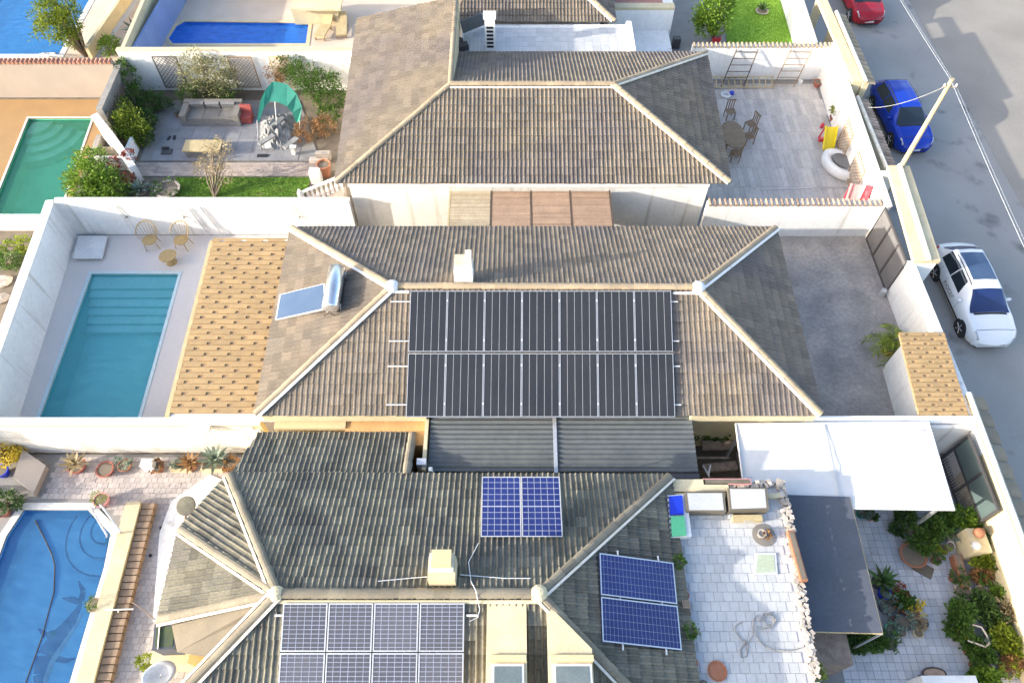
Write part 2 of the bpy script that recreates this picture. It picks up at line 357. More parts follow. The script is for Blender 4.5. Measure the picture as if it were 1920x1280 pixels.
# ------------------------------------------------------------------ ground
def road_z(x, y=0): return -.12 - .055*max(0, x-17.2)
sheet('ground', [(-90, -30), (16.35, -30), (16.35, 95), (-90, 95)], holes, -.03, M['soil'])
sheet('road', [(17.2, -30), (24.2, -30), (24.2, 95), (17.2, 95)], [], road_z, M['asphalt'])
sheet('pavement', [(16.35, -30), (17.2, -30), (17.2, 95), (16.35, 95)], [], -.05, M['pavement'])
sheet('lot', [(24.2, -30), (90, -30), (90, 95), (24.2, 95)], [], lambda x, y: road_z(24.2)+.004-.01*(x-24.2), M['lot'])
sheet('kerb', [(17.13, -30), (17.2, -30), (17.2, 95), (17.13, 95)], [], -.046, M['joint'])
def in_poly(p, poly):
    c = False; j = len(poly)-1
    for i in range(len(poly)):
        a, b = poly[i], poly[j]
        if (a[1] > p[1]) != (b[1] > p[1]) and p[0] < (b[0]-a[0])*(p[1]-a[1])/(b[1]-a[1])+a[0]: c = not c
        j = i
    return c

def tiles(parent, name, poly, tw, th, gap, z, h, m, stagger=.5, most=300, stuff=None, hole=None, jit=.004):
    """single tiles laid on a floor: separate parts up to most, the rest joined"""
    xs = [p[0] for p in poly]; ys = [p[1] for p in poly]
    me = MB().box((0, 0, h/2), (tw-gap, th-gap, h)); base = None; spots = []
    y = min(ys)+th/2; r = 0
    while y < max(ys):
        x = min(xs)+tw/2-(stagger*tw*(r % 2) if stagger <= 1 else 0)
        while x < max(xs)+tw:
            cs = [(x+a*(tw-gap)/2, y+b*(th-gap)/2) for a in (-1, 1) for b in (-1, 1)]
            if all(in_poly(c, poly) for c in cs) and not (hole and any(in_poly(c, hole) for c in cs)): spots.append((x, y))
            x += tw
        y += th; r += 1
    eye = Vector((0, 0, CH))
    spots.sort(key=lambda s: (Vector((s[0], s[1], z))-eye).length)
    one = most if len(spots) > 0 else 0
    for i, (x, y) in enumerate(spots[:one]):
        T = Matrix.Translation((x, y, z+rng.uniform(-jit, jit)))
        if base is None: base = me.build(name, m, parent, M=T)
        else: link(name, base.data, parent, T)
    if len(spots) > one:
        q = MB()
        for x, y in spots[one:]:
            q.box((x, y, z+h/2+rng.uniform(-jit, jit)), (tw-gap, th-gap, h))
        o = q.build(stuff or name, m, parent); o['kind'] = 'stuff'
    return len(spots)

# ------------------------------------------------------------------ pavings
sheet('pool_deck', [(-19.4, 11.3), (-8.0, 11.3), (-8.2, 21.95), (-19.8, 21.95)], [holes[0]], 0, M['deckB'])
sheet('driveway', [(9.8, 11.6), (15.9, 11.6), (15.9, 21.9), (9.8, 21.9)], [], 0, M['concrete'])
sheet('orange_deck', [(-32, 22.7), (-20.3, 22.7), (-20.3, 31.5), (-32, 31.5)], [holes[1]], 0, M['orange_deck'])
sheet('cream_deck', [(-32, 31.9), (-20.4, 31.9), (-20.4, 46), (-32, 46)], [holes[2]], 0, M['cream_deck'])
sheet('patio_path', P2((185, 108), (262, 0), (215, 0), (150, 108)), [], .004, M['tile_light'])
sheet('cream_terrace', [(-20.2, 32.5), (-3, 32.5), (-3, 48), (-20.2, 48)], [holes[3]], 0, M['cream_deck'])
lawnA = P2((330, 333), (585, 333), (565, 379), (325, 379))
o = sheet('lawn', lawnA, [], .02, M['grass'])
lawnU = P2((1362, 82), (1487, 82), (1462, -20), (1362, -20))
sheet('upper_lawn', lawnU, [], .02, M['grass2'])
sheet('side_path', [(8.4, 33.4), (16.2, 33.4), (16.2, 48), (8.4, 48)], [], 0, M['joint'])
def grass(name, poly, n, m, hgt=.05):
    mb = MB(); xs = [p[0] for p in poly]; ys = [p[1] for p in poly]; k = 0
    while k < n:
        p = (rng.uniform(min(xs), max(xs)), rng.uniform(min(ys), max(ys)))
        if not in_poly(p, poly): continue
        a = rng.uniform(0, 6.28); w_ = .018; b = V(p[0], p[1], .02)
        mb.add([b+V(math.cos(a), math.sin(a), 0)*w_, b-V(math.cos(a), math.sin(a), 0)*w_, b+V(rng.uniform(-.03, .03), rng.uniform(-.03, .03), hgt*rng.uniform(.6, 1.2))], [(0, 1, 2)]); k += 1
    return tag(mb.build(name, m), 'short grass blades of the '+name.replace('_', ' '), 'grass', kind='stuff')
grass('lawn_grass', lawnA, 9000, M['grass']); grass('upper_lawn_grass', lawnU, 9000, M['grass2'])
fl = sheet('patio', [(8.3, 22.2), (16.4, 22.2), (16.4, 33.1), (8.3, 33.1)], [], 0, M['joint'])
tiles(fl, 'plank', [(9.0, 22.4), (16.2, 22.4), (16.4, 32.9), (9.0, 32.9)], .26, 1.3, .008, .001, .012, M['plank'], stagger=.37, most=300)
fl = sheet('garden_paving', P2((300, 188), (562, 188), (600, 302), (262, 302)), [], .0, M['joint'])
tiles(fl, 'paving_slab', P2((300, 188), (562, 188), (600, 302), (262, 302)), .8, .8, .012, .001, .014, M['slate'], stagger=0)
fl = sheet('garden_path', P2((255, 304), (605, 304), (600, 331), (250, 331)), [], .0, M['joint'])
tiles(fl, 'path_brick', P2((256, 305), (604, 305), (599, 330), (252, 330)), .3, .15, .01, .001, .014, M['pathstone'])
fl = sheet('courtyard', [(8.2, 0), (16.2, 0), (16.2, 11.3), (8.2, 11.3)], [], .0, M['joint'])
tiles(fl, 'floor_tile', [(10.2, 2.0), (16, 2.0), (16, 9.4), (10.2, 9.4)], .24, .24, .012, .001, .012, M['tile_light'], stagger=0, most=300, stuff='floor_tile')
deckC = [(-16.6, 1.5), (-9, 1.5), (-9, 11.15), (-16.6, 11.15)]
fl = sheet('tiled_deck', [(-22, 0), (-8.6, 0), (-8.6, 11.2), (-22, 11.2)], [holes[4]], .0, M['joint'])
tiles(fl, 'deck_tile', deckC, .2, .2, .01, .001, .012, M['tile_warm'], stagger=.5, most=300, stuff='deck_tile', hole=offset(pool_polys['dolphin'], .35))

# ------------------------------------------------------------------ pools
def pool(name, label, poly, depth, mb_, edge, wm, cw=.12, wz=-.1):
    c = sum((Vector((p[0], p[1], 0)) for p in poly), V(0, 0, 0))/len(poly)
    t = thing(name, label, 'swimming pool', c); n = len(poly)
    q = MB(); top = [V(p[0], p[1], -.012) for p in poly]; bot = [V(p[0], p[1], -depth) for p in poly]
    q.add(top+bot, [(i, n+i, n+(i+1) % n, (i+1) % n) for i in range(n)]+[tuple(range(n, 2*n))]); q.build('basin', mb_, t)
    MB().quad(*[V(p[0], p[1], wz) for p in poly]).build('water', wm, t)
    out = offset(poly, cw); q = MB(); a = [V(p[0], p[1], .022) for p in poly]; b = [V(p[0], p[1], .022) for p in out]
    a0 = [V(p[0], p[1], -.05) for p in poly]; b0 = [V(p[0], p[1], -.01) for p in out]
    for i in range(n):
        j = (i+1) % n; q.quad(a[i], b[i], b[j], a[j]); q.quad(a0[i], a[i], a[j], a0[j]); q.quad(b[i], b0[i], b0[j], b[j])
    q.build('coping', edge, t)
    return t
pt = pool('swimming_pool', 'teal rectangular pool with full width steps on the pale deck beside the yellow shingle roof', pool_polys['teal'], 1.15, M['pool_teal'], M['pool_edge'], M['water_teal'])
for i, py in enumerate((537, 553, 570, 586, 602.5, 619)):
    y1 = W(250, py+3, -.15-.14*i).y; z = -.18-.14*i
    y0 = 19.71 if i == 0 else y0-.002
    f0, f1 = .34*(19.72-y0)/8, .34*(19.72-y1)/8
    b = [V(-18.18+f1*1.1, y1, -1.14), V(-14.44+f1, y1, -1.14), V(-14.44+f0, y0, -1.14), V(-18.18+f0*1.1, y0, -1.14)]
    MB().hexa(b, [p+V(0, 0, z+1.14) for p in b]).build('step', M['pool_step'], pt)
    y0 = y1
pt = pool('swimming_pool', 'green pool with round corner steps in an orange deck', pool_polys['green'], 1.2, M['pool_green'], M['whitew'], M['water_green'], .1)
c0 = V(-24.6, 29.9, 0)
for i, r in enumerate((.95, 1.4, 1.85, 2.3)):
    pts = [c0]+[c0+V(math.cos(a), math.sin(a), 0)*r for a in [R_(-100+k*11) for k in range(11)]]
    pts = [(p.x, p.y) for p in pts]
    MB().prism(pts, -1.19, -.18-.2*i).build('step', M['pool_greenstep'], pt)
pool('swimming_pool', 'bright blue pool in the far corner beside the leaning tree', pool_polys['sky'], 1.3, M['pool_sky'], M['white'], M['water_sky'], .3)
pd = pool('swimming_pool', 'narrow deep blue pool with a slanted stair behind the white garden wall', pool_polys['deep'], 1.3, M['pool_deep'], M['cream'], M['water_deep'], .2)
for i in range(4):
    x0 = -12.0-.38*i
    MB().hexa([V(x0-.36, 36.42, -1.29), V(x0, 36.42, -1.29), V(x0-.5, 38.36, -1.29), V(x0-.86, 38.36, -1.29)], [V(x0-.36, 36.42, -.25-.2*i), V(x0, 36.42, -.25-.2*i), V(x0-.5, 38.36, -.25-.2*i), V(x0-.86, 38.36, -.25-.2*i)]).build('step', M['pool_sky'], pd)
pp = pool('swimming_pool', 'blue pool with a dolphin mosaic on its floor and curved corner steps', pool_polys['dolphin'], .95, M['pool_blue'], M['whitew'], M['water_blue'], .25)
c0 = W(196, 985)
for i, (r, z) in enumerate(((.55, -.25), (1.0, -.42), (1.55, -.6))):
    pts = [(c0.x, c0.y)]
    for k in range(15):
        a = R_(150+k*9); p = c0+V(math.cos(a), math.sin(a), 0)*r; pts.append((p.x, p.y))
    MB().prism(pts, -.94, z).build('step', M['pool_blue'], pp)
    MB().tube([V(x, y, z+.012) for x, y in pts[1:]], .028, 5).build('step_edging', M['mosaic'], pp)
zf = -.935
def onfloor(*pp_): return [W(x, y, zf) for x, y in pp_]
q = MB()
def strip(pts, wd):
    p = onfloor(*pts)
    for i in range(len(p)-1):
        a, b = p[i], p[i+1]; d = (b-a).normalized(); s_ = V(d.y, -d.x, 0)
        w0 = wd[i] if isinstance(wd, list) else wd; w1 = wd[i+1] if isinstance(wd, list) else wd
        q.quad(a+s_*w0, b+s_*w1, b-s_*w1, a-s_*w0)
strip([(153, 1125), (146, 1142), (130, 1168), (108, 1196), (88, 1228), (78, 1262), (74, 1300)], [.03, .1, .2, .32, .34, .26, .12])
strip([(150, 1128), (134, 1123), (116, 1120)], [.1, .1, .02]); strip([(152, 1126), (156, 1108), (147, 1088)], [.1, .09, .02])
strip([(104, 1186), (86, 1190), (72, 1178)], [.12, .1, .02]); strip([(100, 1232), (124, 1238), (142, 1233)], [.1, .08, .02])
q.build('dolphin_mosaic', M['mosaic'], pp)
q = MB(); zf += .004; strip([(155, 1148), (142, 1172), (122, 1202), (100, 1235), (86, 1270), (82, 1300)], [.02, .06, .08, .09, .08, .03]); q.build('dolphin_belly', M['mosaic_l'], pp)
hose = [(66, 975, -.07), (84, 1010, -.07), (98, 1040, -.07), (103, 1060, -.07), (101, 1110, -.08), (93, 1140, -.1), (80, 1190, -.1), (66, 1230, -.1), (48, 1280, -.1), (20, 1340, -.1)]
tag(MB().tube([W(a, b, c) for a, b, c in hose], .022, 6).build('pool_hose', M['black']), 'thin black cleaning hose floating across the dolphin pool', 'hose')
# stainless pool ladders
def ladder(label, pts_a, pts_b, nr, mat_=M['alu'], r=.035):
    t = thing('pool_ladder', label, 'pool ladder', pts_a[0])
    MB().tube(pts_a, r).build('rail', mat_, t); MB().tube(pts_b, r).build('rail', mat_, t)
    for i in range(nr):
        k = -1-i*1; a = Vector(pts_a[-1]).lerp(Vector(pts_a[-2]), i/nr); b = Vector(pts_b[-1]).lerp(Vector(pts_b[-2]), i/nr)
        MB().tube([a, b], r*.9).build('rung', mat_, t)
    return t
a0, b0 = W(166, 950), W(178, 944)
ladder('steel ladder with long handrails at the corner of the dolphin pool', [W(200, 1006, .0), W(200, 1002, .6), W(172, 955, .8), W(168, 950, .5), W(170, 962, -.5)], [W(226, 1000, 0), W(226, 996, .6), W(194, 952, .8), W(188, 946, .5), W(188, 958, -.5)], 3)
ladder('pair of white curved handrails at the edge of the bright blue pool', [W(72, 106, 0), W(72, 103, .5), W(82, 100, .6), W(84, 100, -.3)], [W(92, 106, 0), W(92, 103, .5), W(102, 100, .6), W(104, 100, -.3)], 2, M['plastic_white'])

# ------------------------------------------------------------------ tiled roofs
EYE = Vector((0, 0, CH))
def tile_mesh(name, tw, L, m, hh=.05, lift=.035, ribs=2):
    prof = []; p = tw/ribs; b = p*.46
    for r in range(ribs):
        o = r*p
        prof += [(o, 0.0), (o+b*.12, hh*.62), (o+b*.5, hh), (o+b*.88, hh*.62), (o+b, 0.0)]
    prof.append((tw, 0.0))
    vs = []; n = len(prof)
    for y in (0, L):
        for x, z in prof: vs.append((x, y, z+lift*(1-y/L)+.004))
    for x, z in prof: vs.append((x, .0, -.012))
    fs = [(i, i+1, n+i+1, n+i) for i in range(n-1)]+[(2*n+i, 2*n+i+1, i+1, i) for i in range(n-1)]
    me = bpy.data.meshes.new(name); me.from_pydata(vs, [], fs); me.materials.append(m); me.update()
    return me
class Roof:
    """slopes of one house: collects tiles, the largest in view become objects"""
    def __init__(s, house, m, tw=.33, exp=.34, name='roof', ribs=2, hh=.03, lift=.042):
        s.house = house; s.m = m; s.tw = tw; s.exp = exp; s.me = tile_mesh('roof_tile', tw, exp+.05, m, hh, lift, ribs)
        s.c = []; s.slopes = []; s.deck = MB(); s.name = name
    def slope(s, pts, u0=0.0):
        pts = [Vector(p) for p in pts]; X = (pts[1]-pts[0]).normalized(); n = X.cross(pts[2]-pts[0]).normalized()
        if n.z < 0: pts[0], pts[1] = pts[1], pts[0]; pts = [pts[0], pts[1]]+pts[2:][::-1]; X = -X; n = X.cross(pts[2]-pts[0]).normalized()
        Y = n.cross(X); o = pts[0]
        B = Matrix((X, Y, n)).transposed().to_4x4()
        uv = [((p-o).dot(X), (p-o).dot(Y)) for p in pts]
        s.deck.slab(pts, .1, -.004); k = len(s.slopes); s.slopes.append((pts, n, ccw(uv)))
        us = [p[0] for p in uv]; vs = [p[1] for p in uv]
        v = -.05; 
        while v < max(vs):
            u = math.floor(min(us)/s.tw)*s.tw+u0
            while u < max(us):
                cs = [(u+a*s.tw, v+b*s.exp) for a in (0.02, .98) for b in (.12, .95)]
                ins = [in_poly(c, s.slopes[k][2]) for c in cs]
                if any(ins):
                    p = o+X*(u+rng.uniform(-.006, .006))+Y*(v+rng.uniform(-.012, .012))+n*rng.uniform(0, .004)
                    Mx = Matrix.Translation(p) @ B @ Matrix.Rotation(rng.uniform(-.012, .012), 4, 'Z')
                    s.c.append((((p+X*s.tw*.5-EYE).length), Mx, all(ins), k))
                u += s.tw
            v += s.exp
    def finish(s, most=300, visible=lambda p: True):
        roof = s.deck.build(s.name, M['slabdark'], s.house)
        full = [c for c in s.c if c[2] and visible(c[1].translation)]; full.sort(key=lambda c: c[0])
        one = set(id(c) for c in full[:most])
        for c in full[:most]: link('roof_tile', s.me, roof, c[1])
        mv = [v.co.copy() for v in s.me.vertices]; mf = [tuple(p.vertices) for p in s.me.polygons]
        big = MB()
        for k, (pts, n, uv) in enumerate(s.slopes):
            whole = MB(); edge = MB()
            for c in s.c:
                if c[3] != k or id(c) in one: continue
                (whole if c[2] else edge).add([c[1] @ v for v in mv], mf)
            big.add(whole.v, whole.f)
            if edge.v:
                bm = bmesh.new(); me = bpy.data.meshes.new('t'); me.from_pydata(edge.v, [], edge.f); bm.from_mesh(me)
                ce = sum(pts, V(0, 0, 0))/len(pts)
                for i in range(len(pts)):
                    a, b = pts[i], pts[(i+1) % len(pts)]
                    if i == 0: continue
                    pn = (b-a).cross(n).normalized()
                    if pn.dot(ce-a) > 0: pn = -pn
                    bmesh.ops.bisect_plane(bm, geom=bm.verts[:]+bm.edges[:]+bm.faces[:], plane_co=a, plane_no=pn, clear_outer=True)
                bm.verts.index_update()
                big.add([v.co.copy() for v in bm.verts], [tuple(v.index for v in f.verts) for f in bm.faces]); bm.free(); bpy.data.meshes.remove(me)
        if big.v:
            o = big.build('roof_tile', s.m, roof); o['kind'] = 'stuff'
        s.roof = roof
        return roof
def cap_mesh(name, L, r, m):
    vs = []; fs = []; n = 7
    for j, (y, k) in enumerate(((0, 1.0), (L, .86))):
        for i in range(n):
            a = math.pi*i/(n-1); vs.append((r*k*math.cos(a), y, r*k*.72*math.sin(a)))
    for i in range(n): vs.append((r*.8*math.cos(math.pi*i/(n-1)), 0, r*.5*math.sin(math.pi*i/(n-1))))
    fs = [(i+1, i, n+i, n+i+1) for i in range(n-1)]+[(i, i+1, 2*n+i+1, 2*n+i) for i in range(n-1)]
    me = bpy.data.meshes.new(name); me.from_pydata(vs, [], fs); me.materials.append(m); me.update(); return me
def caps(roof, a, b, m, r=.13, L=.4, lift=.03):
    """ridge tiles from a (low) to b"""
    a, b = Vector(a), Vector(b); d = b-a; k = max(1, round(d.length/L)); Y = d.normalized(); X = Y.cross(V(0, 0, 1)).normalized(); Z = X.cross(Y)
    B = Matrix((X, Y, Z)).transposed().to_4x4(); me = cap_mesh('ridge_tile', d.length/k+.04, r, m)
    for i in range(k):
        link('ridge_tile', me, roof, Matrix.Translation(a+d*(i/k)+V(0, 0, lift+rng.uniform(0, .008))) @ B @ Matrix.Rotation(rng.uniform(-.02, .02), 4, 'Z'))
def strip_along(roof, a, b, side, wd, m, lift=.06, name='mortar_line', th=.05):
    a, b = Vector(a), Vector(b); s_ = Vector(side).normalized()
    q = MB(); p = [a+V(0, 0, lift), b+V(0, 0, lift), b+s_*wd+V(0, 0, lift), a+s_*wd+V(0, 0, lift)]
    q.slab(p, th); return q.build(name, m, roof)

# ------------------------------------------------------------------ the central house
EB = 3.0
hB = thing('house', 'central white house with a taupe tiled hip roof carrying the black solar array', 'house', (1, 15.4, 0))
q = MB(); q.bx(-8.0, 9.9, 11.55, 19.3, 0, 2.9); q.build('wall', M['yellow_wall'], hB)
FL, FR, BR, BL = V(-8.5, 11.25, EB), V(10.25, 11.25, EB), V(10.45, 19.6, EB), V(-8.75, 19.6, EB)
RL, RR = V(-4.15, 15.45, 4.5), V(6.45, 15.4, 4.5)
r = Roof(hB, M['tileB'], tw=.358, exp=.36, hh=.019); r.slope([FL, FR, RR, RL]); r.slope([BR, BL, RL, RR]); r.slope([BL, FL, RL]); r.slope([FR, BR, RR])
roofB = r.finish(300, lambda p: not (-3.6 < p.x < 5.6 and p.y < 15.1))
caps(roofB, RL, RR, M['cap'], .14, .45, .05)
for a, b in ((FL, RL), (FR, RR), (BL, RL), (BR, RR)): caps(roofB, a, b, M['cap'], .13, .42)
for a, b, sd_ in ((FL, RL, (.7, -.7, -.12)), (BL, RL, (-.7, -.7, -.12)), (FR, RR, (-.7, -.7, -.12)), (BR, RR, (.75, -.6, -.12))):
    s_ = Vector(sd_).normalized()*.13
    strip_along(roofB, Vector(a)+s_, Vector(b)+s_, sd_, .09, M['white'], .1)
for p in (RL, RR):
    MB().lathe(p+V(0, -.02, 0), [(.26, -.06), (.22, .14), (.1, .24), (.01, .26)], 10).build('ridge_mortar', M['white'], roofB)
strip_along(roofB, RL+V(.1, -.2, -.07), RL+V(.6, -.2, -.07), (0, -1, -.3), .08, M['white'], .09)
strip_along(roofB, RR+V(-.9, -.2, -.07), RR+V(0, -.2, -.07), (0, -1, -.3), .08, M['white'], .09)
MB().bx(-8.3, -2.85, 11.2, 11.34, 2.62, 2.96).build('fascia', M['cream'], hB)
MB().bx(5.95, 10.1, 11.2, 11.34, 2.62, 2.96).build('fascia', M['cream'], hB)
MB().bx(-5.6, -2.9, 10.4, 11.545, .0, 2.45).build('recess_wall', M['shaded_yellow_wall'], hB)  # same yellow wall, its shaded tone painted
MB().bx(-8.0, -5.6, 11.0, 11.545, .0, 2.5).build('wall_pier', M['yellow_wall'], hB)
MB().bx(-2.9, -2.78, 9.4, 11.54, .0, 2.72).build('side_wall', M['cream'], hB)
# vent pipes lying over the ridge of the heater side
# chimney
ch = thing('chimney', 'white block chimney with a tan cowl on the rear slope of the central roof', 'chimney', (-1.65, 15.95, 4.3))
MB().bx(-2.0, -1.36, 15.62, 16.22, 4.1, 5.08).build('stack', M['white'], ch)
MB().bx(-1.97, -1.6, 15.9, 16.22, 5.083, 5.3).build('cowl', M['cream'], ch)
MB().bx(-1.597, -1.38, 15.8, 16.15, 5.083, 5.62).build('flue', M['mortar'], ch)
# solar water heater
sh = thing('solar_water_heater', 'solar water heater with a silver tank and blue collector on the left hip slope', 'solar heater', (-7, 15.8, 3.4))
c4 = [W(516, 600, 3.12), W(610, 579, 4.0), W(609, 531, 4.0), W(524, 552, 3.12)]
q = MB(); q.slab(c4, .09); q.build('collector_frame', M['alu'], sh)
c3 = [c4[0].lerp(c4[2], .03), c4[1].lerp(c4[3], .03), c4[2].lerp(c4[0], .03), c4[3].lerp(c4[1], .03)]
MB().slab(c3, .006, .008).build('collector_glass', M['collector'], sh)
ta, tb = V(-6.26, 14.72, 4.22), V(-6.26, 16.5, 4.22)
Mr = Matrix.Rotation(R_(-90), 3, 'X')
MB().lathe(ta, [(.05, -.06), (.2, -.04), (.3, .03), (.3, 1.75), (.2, 1.82), (.05, 1.84)], 20, Mr).build('tank', M['steel'], sh, smooth=True)
q = MB()
for y in (14.9, 16.3):
    q.tube([V(-6.0, y, 3.75), V(-5.95, y, 4.2)], .03); q.tube([V(-6.6, y, 3.6), V(-6.3, y, 4.0)], .03); q.tube([V(-6.0, y, 4.1), V(-6.6, y, 3.65)], .025)
q.tube([V(-6.0, 14.9, 3.8), V(-6.0, 16.3, 3.8)], .025); q.tube([V(-8.4, 15.3, 3.05), V(-6.6, 14.95, 3.62)], .025); q.build('stand', M['alu'], sh)
MB().tube([V(-6.3, 14.68, 4.1), V(-6.5, 14.6, 3.95), V(-6.7, 14.75, 3.9)], .025).build('pipe', M['wood_dark'], sh)
# photovoltaic array
def grid_panel(name, t, p, cols, rows, glass, grid, fr=.03, gw=.012, th=.04, mid=False, gap=0):
    """p: four corners counter-clockwise from the low left"""
    p = [Vector(x) for x in p]
    n = (p[1]-p[0]).cross(p[3]-p[0]).normalized()
    def at(u, v): return p[0].lerp(p[1], u).lerp(p[3].lerp(p[2], u), v)
    q = MB(); q.slab(p, th); o = q.build(name, glass, t)
    wl = (p[1]-p[0]).length; hl = (p[3]-p[0]).length
    q = MB(); q2 = MB(); z = n*.004
    def bar(mb, u0, u1, v0, v1, z=z): mb.quad(at(u0, v0)+z, at(u1, v0)+z, at(u1, v1)+z, at(u0, v1)+z)
    a, b = fr/wl, fr/hl; zf_ = n*.008
    for args in ((0, a, 0, 1), (1-a, 1, 0, 1), (a, 1-a, 0, b), (a, 1-a, 1-b, 1)): bar(q2, *args, z=zf_)
    for i in range(1, cols):
        u = i/cols; bar(q, u-gw/wl/2, u+gw/wl/2, b, 1-b)
    for j in range(1, rows):
        v = j/rows; g2 = gw*(2.2 if mid and j == rows//2 else 1); bar(q, a, 1-a, v-g2/hl/2, v+g2/hl/2, n*.006)
    q2.build('frame', M['alu'], o)
    if q.v: q.build('cell_line', grid, o)
    return o
ar = thing('solar_array', 'large black solar array of two rows of seven panels on the central roof', 'solar panels', (1, 13.1, 3.9))
def pB(u, v):
    a = V(-3.5, 15.2, 4.57).lerp(V(5.48, 15.2, 4.57), u); b = V(-3.5, 11.1, 3.1).lerp(V(5.38, 11.1, 3.1), u)
    return b.lerp(a, v)
for j in range(2):
    for i in range(7):
        u0, u1 = i/7+.0009, (i+1)/7-.0009; v0, v1 = j*.507, j*.507+.493
        grid_panel('solar_panel', ar, [pB(u0, v0), pB(u1, v0), pB(u1, v1), pB(u0, v1)], 5, 1, M['panel_black'], M['panel_line'], fr=.022, gw=.014)
for v in (.1, .4, .6, .92):
    q = MB(); q.tube([pB(-.075, v)-V(0, 0, .06), pB(1.025, v)-V(0, 0, .06)], .022, 5); q.build('rail', M['alu_white'], ar)
for i in range(1, 7):
    for v in (.1, .4, .6, .92):
        q = MB(); q.box(pB(i/7, v)+V(0, 0, .012), (.05, .06, .02)); q.build('clamp', M['alu_white'], ar)
# corrugated lean-to
lr = thing('lean_to_roof', 'dark grey corrugated lean-to roof below the black solar array', 'roof', (1.6, 10.3, 2.6))
def corrugate(x0, x1, y0, y1, z0, z1, pitch=.17, hgt=.05):
    q = MB(); n = int((y1-y0)/pitch*2); prev = None; pts = []
    for i in range(n*2+1):
        f = i/(n*2); y = y0+(y1-y0)*f; z = z0+(z1-z0)*f+hgt*.5*(1+math.sin(f*(y1-y0)/pitch*2*math.pi)); pts.append((y, z))
    for a, b in zip(pts, pts[1:]): q.quad(V(x0, a[0], a[1]), V(x1, a[0], a[1]), V(x1, b[0], b[1]), V(x0, b[0], b[1]))
    return q
corrugate(-2.72, 1.38, 9.42, 11.3, 2.48, 2.68).build('sheet', M['corr'], lr, smooth=True)
corrugate(1.46, 6.02, 9.42, 11.3, 2.48, 2.68).build('sheet', M['corr'], lr, smooth=True)
MB().slab([V(1.36, 9.38, 2.55), V(1.48, 9.38, 2.55), V(1.48, 11.3, 2.75), V(1.36, 11.3, 2.75)], .03).build('joint_strip', M['alu'], lr)
MB().bx(-2.7, 6.05, 9.22, 9.4, 2.36, 2.46).build('gutter', M['metal_dark'], lr)
for x in (-2.6, 1.6, 5.9): MB().bx(x-.04, x+.04, 9.44, 9.52, 0, 2.46).build('post', M['metal_dark'], lr)

# porch with yellow shingles
def shingles(parent, p, tw, exp, m):
    """p: low-left, low-right, high-right, high-left (downhill towards the first edge)"""
    p = [Vector(x) for x in p]
    X = (p[1]-p[0]).normalized(); n = X.cross(p[3]-p[0]).normalized(); Y = n.cross(X)
    ro = MB().slab(p, .08, -.002).build('roof', M['shingledark'], parent)
    B = Matrix((X, Y, n)).transposed().to_4x4(); uv = ccw([((a-p[0]).dot(X), (a-p[0]).dot(Y)) for a in p]); hgt = max(v for u, v in uv)
    L0, L1, R0_, R1_ = 0.0, (p[3]-p[0]).dot(X), (p[1]-p[0]).dot(X), (p[2]-p[0]).dot(X)
    def piece(u0, u1):
        q = MB(); a, b = tw*.13, tw-tw*.13; e = exp*.48; zf = lambda y: .034-.02*y/exp
        out = [(a, 0), (b, 0), (b, e), (tw-.004, e), (tw-.004, exp-.03), (0.0, exp-.03), (0.0, e), (a, e)]
        out = [(min(max(x, u0), u1), y) for x, y in out]; k = len(out)
        vs = [V(x, y, zf(y)) for x, y in out]+[V(x, y, zf(y)-.022) for x, y in out]
        q.add(vs, [tuple(range(k))]+[((i+1) % k, i, k+i, k+(i+1) % k) for i in range(k)]); return q
    base = None; j = 0
    while j*exp < hgt-.05:
        f = j*exp/hgt; ul, ur = L0+(L1-L0)*f, R0_+(R1_-R0_)*f
        u = ul-tw*((.5 if j % 2 else 0)+rng.uniform(0, .12))
        while u < ur-.03:
            T = Matrix.Translation(p[0]+X*u+Y*(j*exp)+n*rng.uniform(0, .003)) @ B
            c0, c1 = max(0, ul-u), min(tw, ur-u)
            if c1-c0 > .08:
                if c0 > .005 or c1 < tw-.005: piece(c0, c1).build('shingle', m, ro, M=T)
                elif base is None: base = piece(0, tw).build('shingle', m, ro, M=T)
                else: link('shingle', base.data, ro, T)
            u += tw
        j += 1
    return ro
po = thing('porch', 'porch roofed with yellow brown shingles beside the teal pool', 'porch', (-10, 15.2, 0))
z0, z1 = 2.55, 2.95
shingles(po, [V(-11.62, 11.55, z0), V(-8.5, 11.55, z0), V(-8.78, 18.95, z1), V(-11.75, 18.95, z1)], .84, .223, M['shingle'])
MB().hexa([V(-11.75, 11.42, z0-.12), V(-11.6, 11.42, z0-.12), V(-11.72, 18.97, z1-.12), V(-11.87, 18.97, z1-.12)], [V(-11.75, 11.42, z0), V(-11.6, 11.42, z0), V(-11.72, 18.97, z1), V(-11.87, 18.97, z1)]).build('gutter', M['wood_tan'], po)
MB().bx(-11.6, -8.1, 11.4, 11.54, 2.2, 2.5).build('beam', M['white'], po)
for y in (11.6, 15.2, 18.7): MB().bx(-11.6, -11.35, y-.12, y+.12, 0, 2.45).build('column', M['white'], po)
MB().bx(-11.0, -10.3, 11.05, 11.4, 2.05, 2.2).build('bracket', M['white'], po)

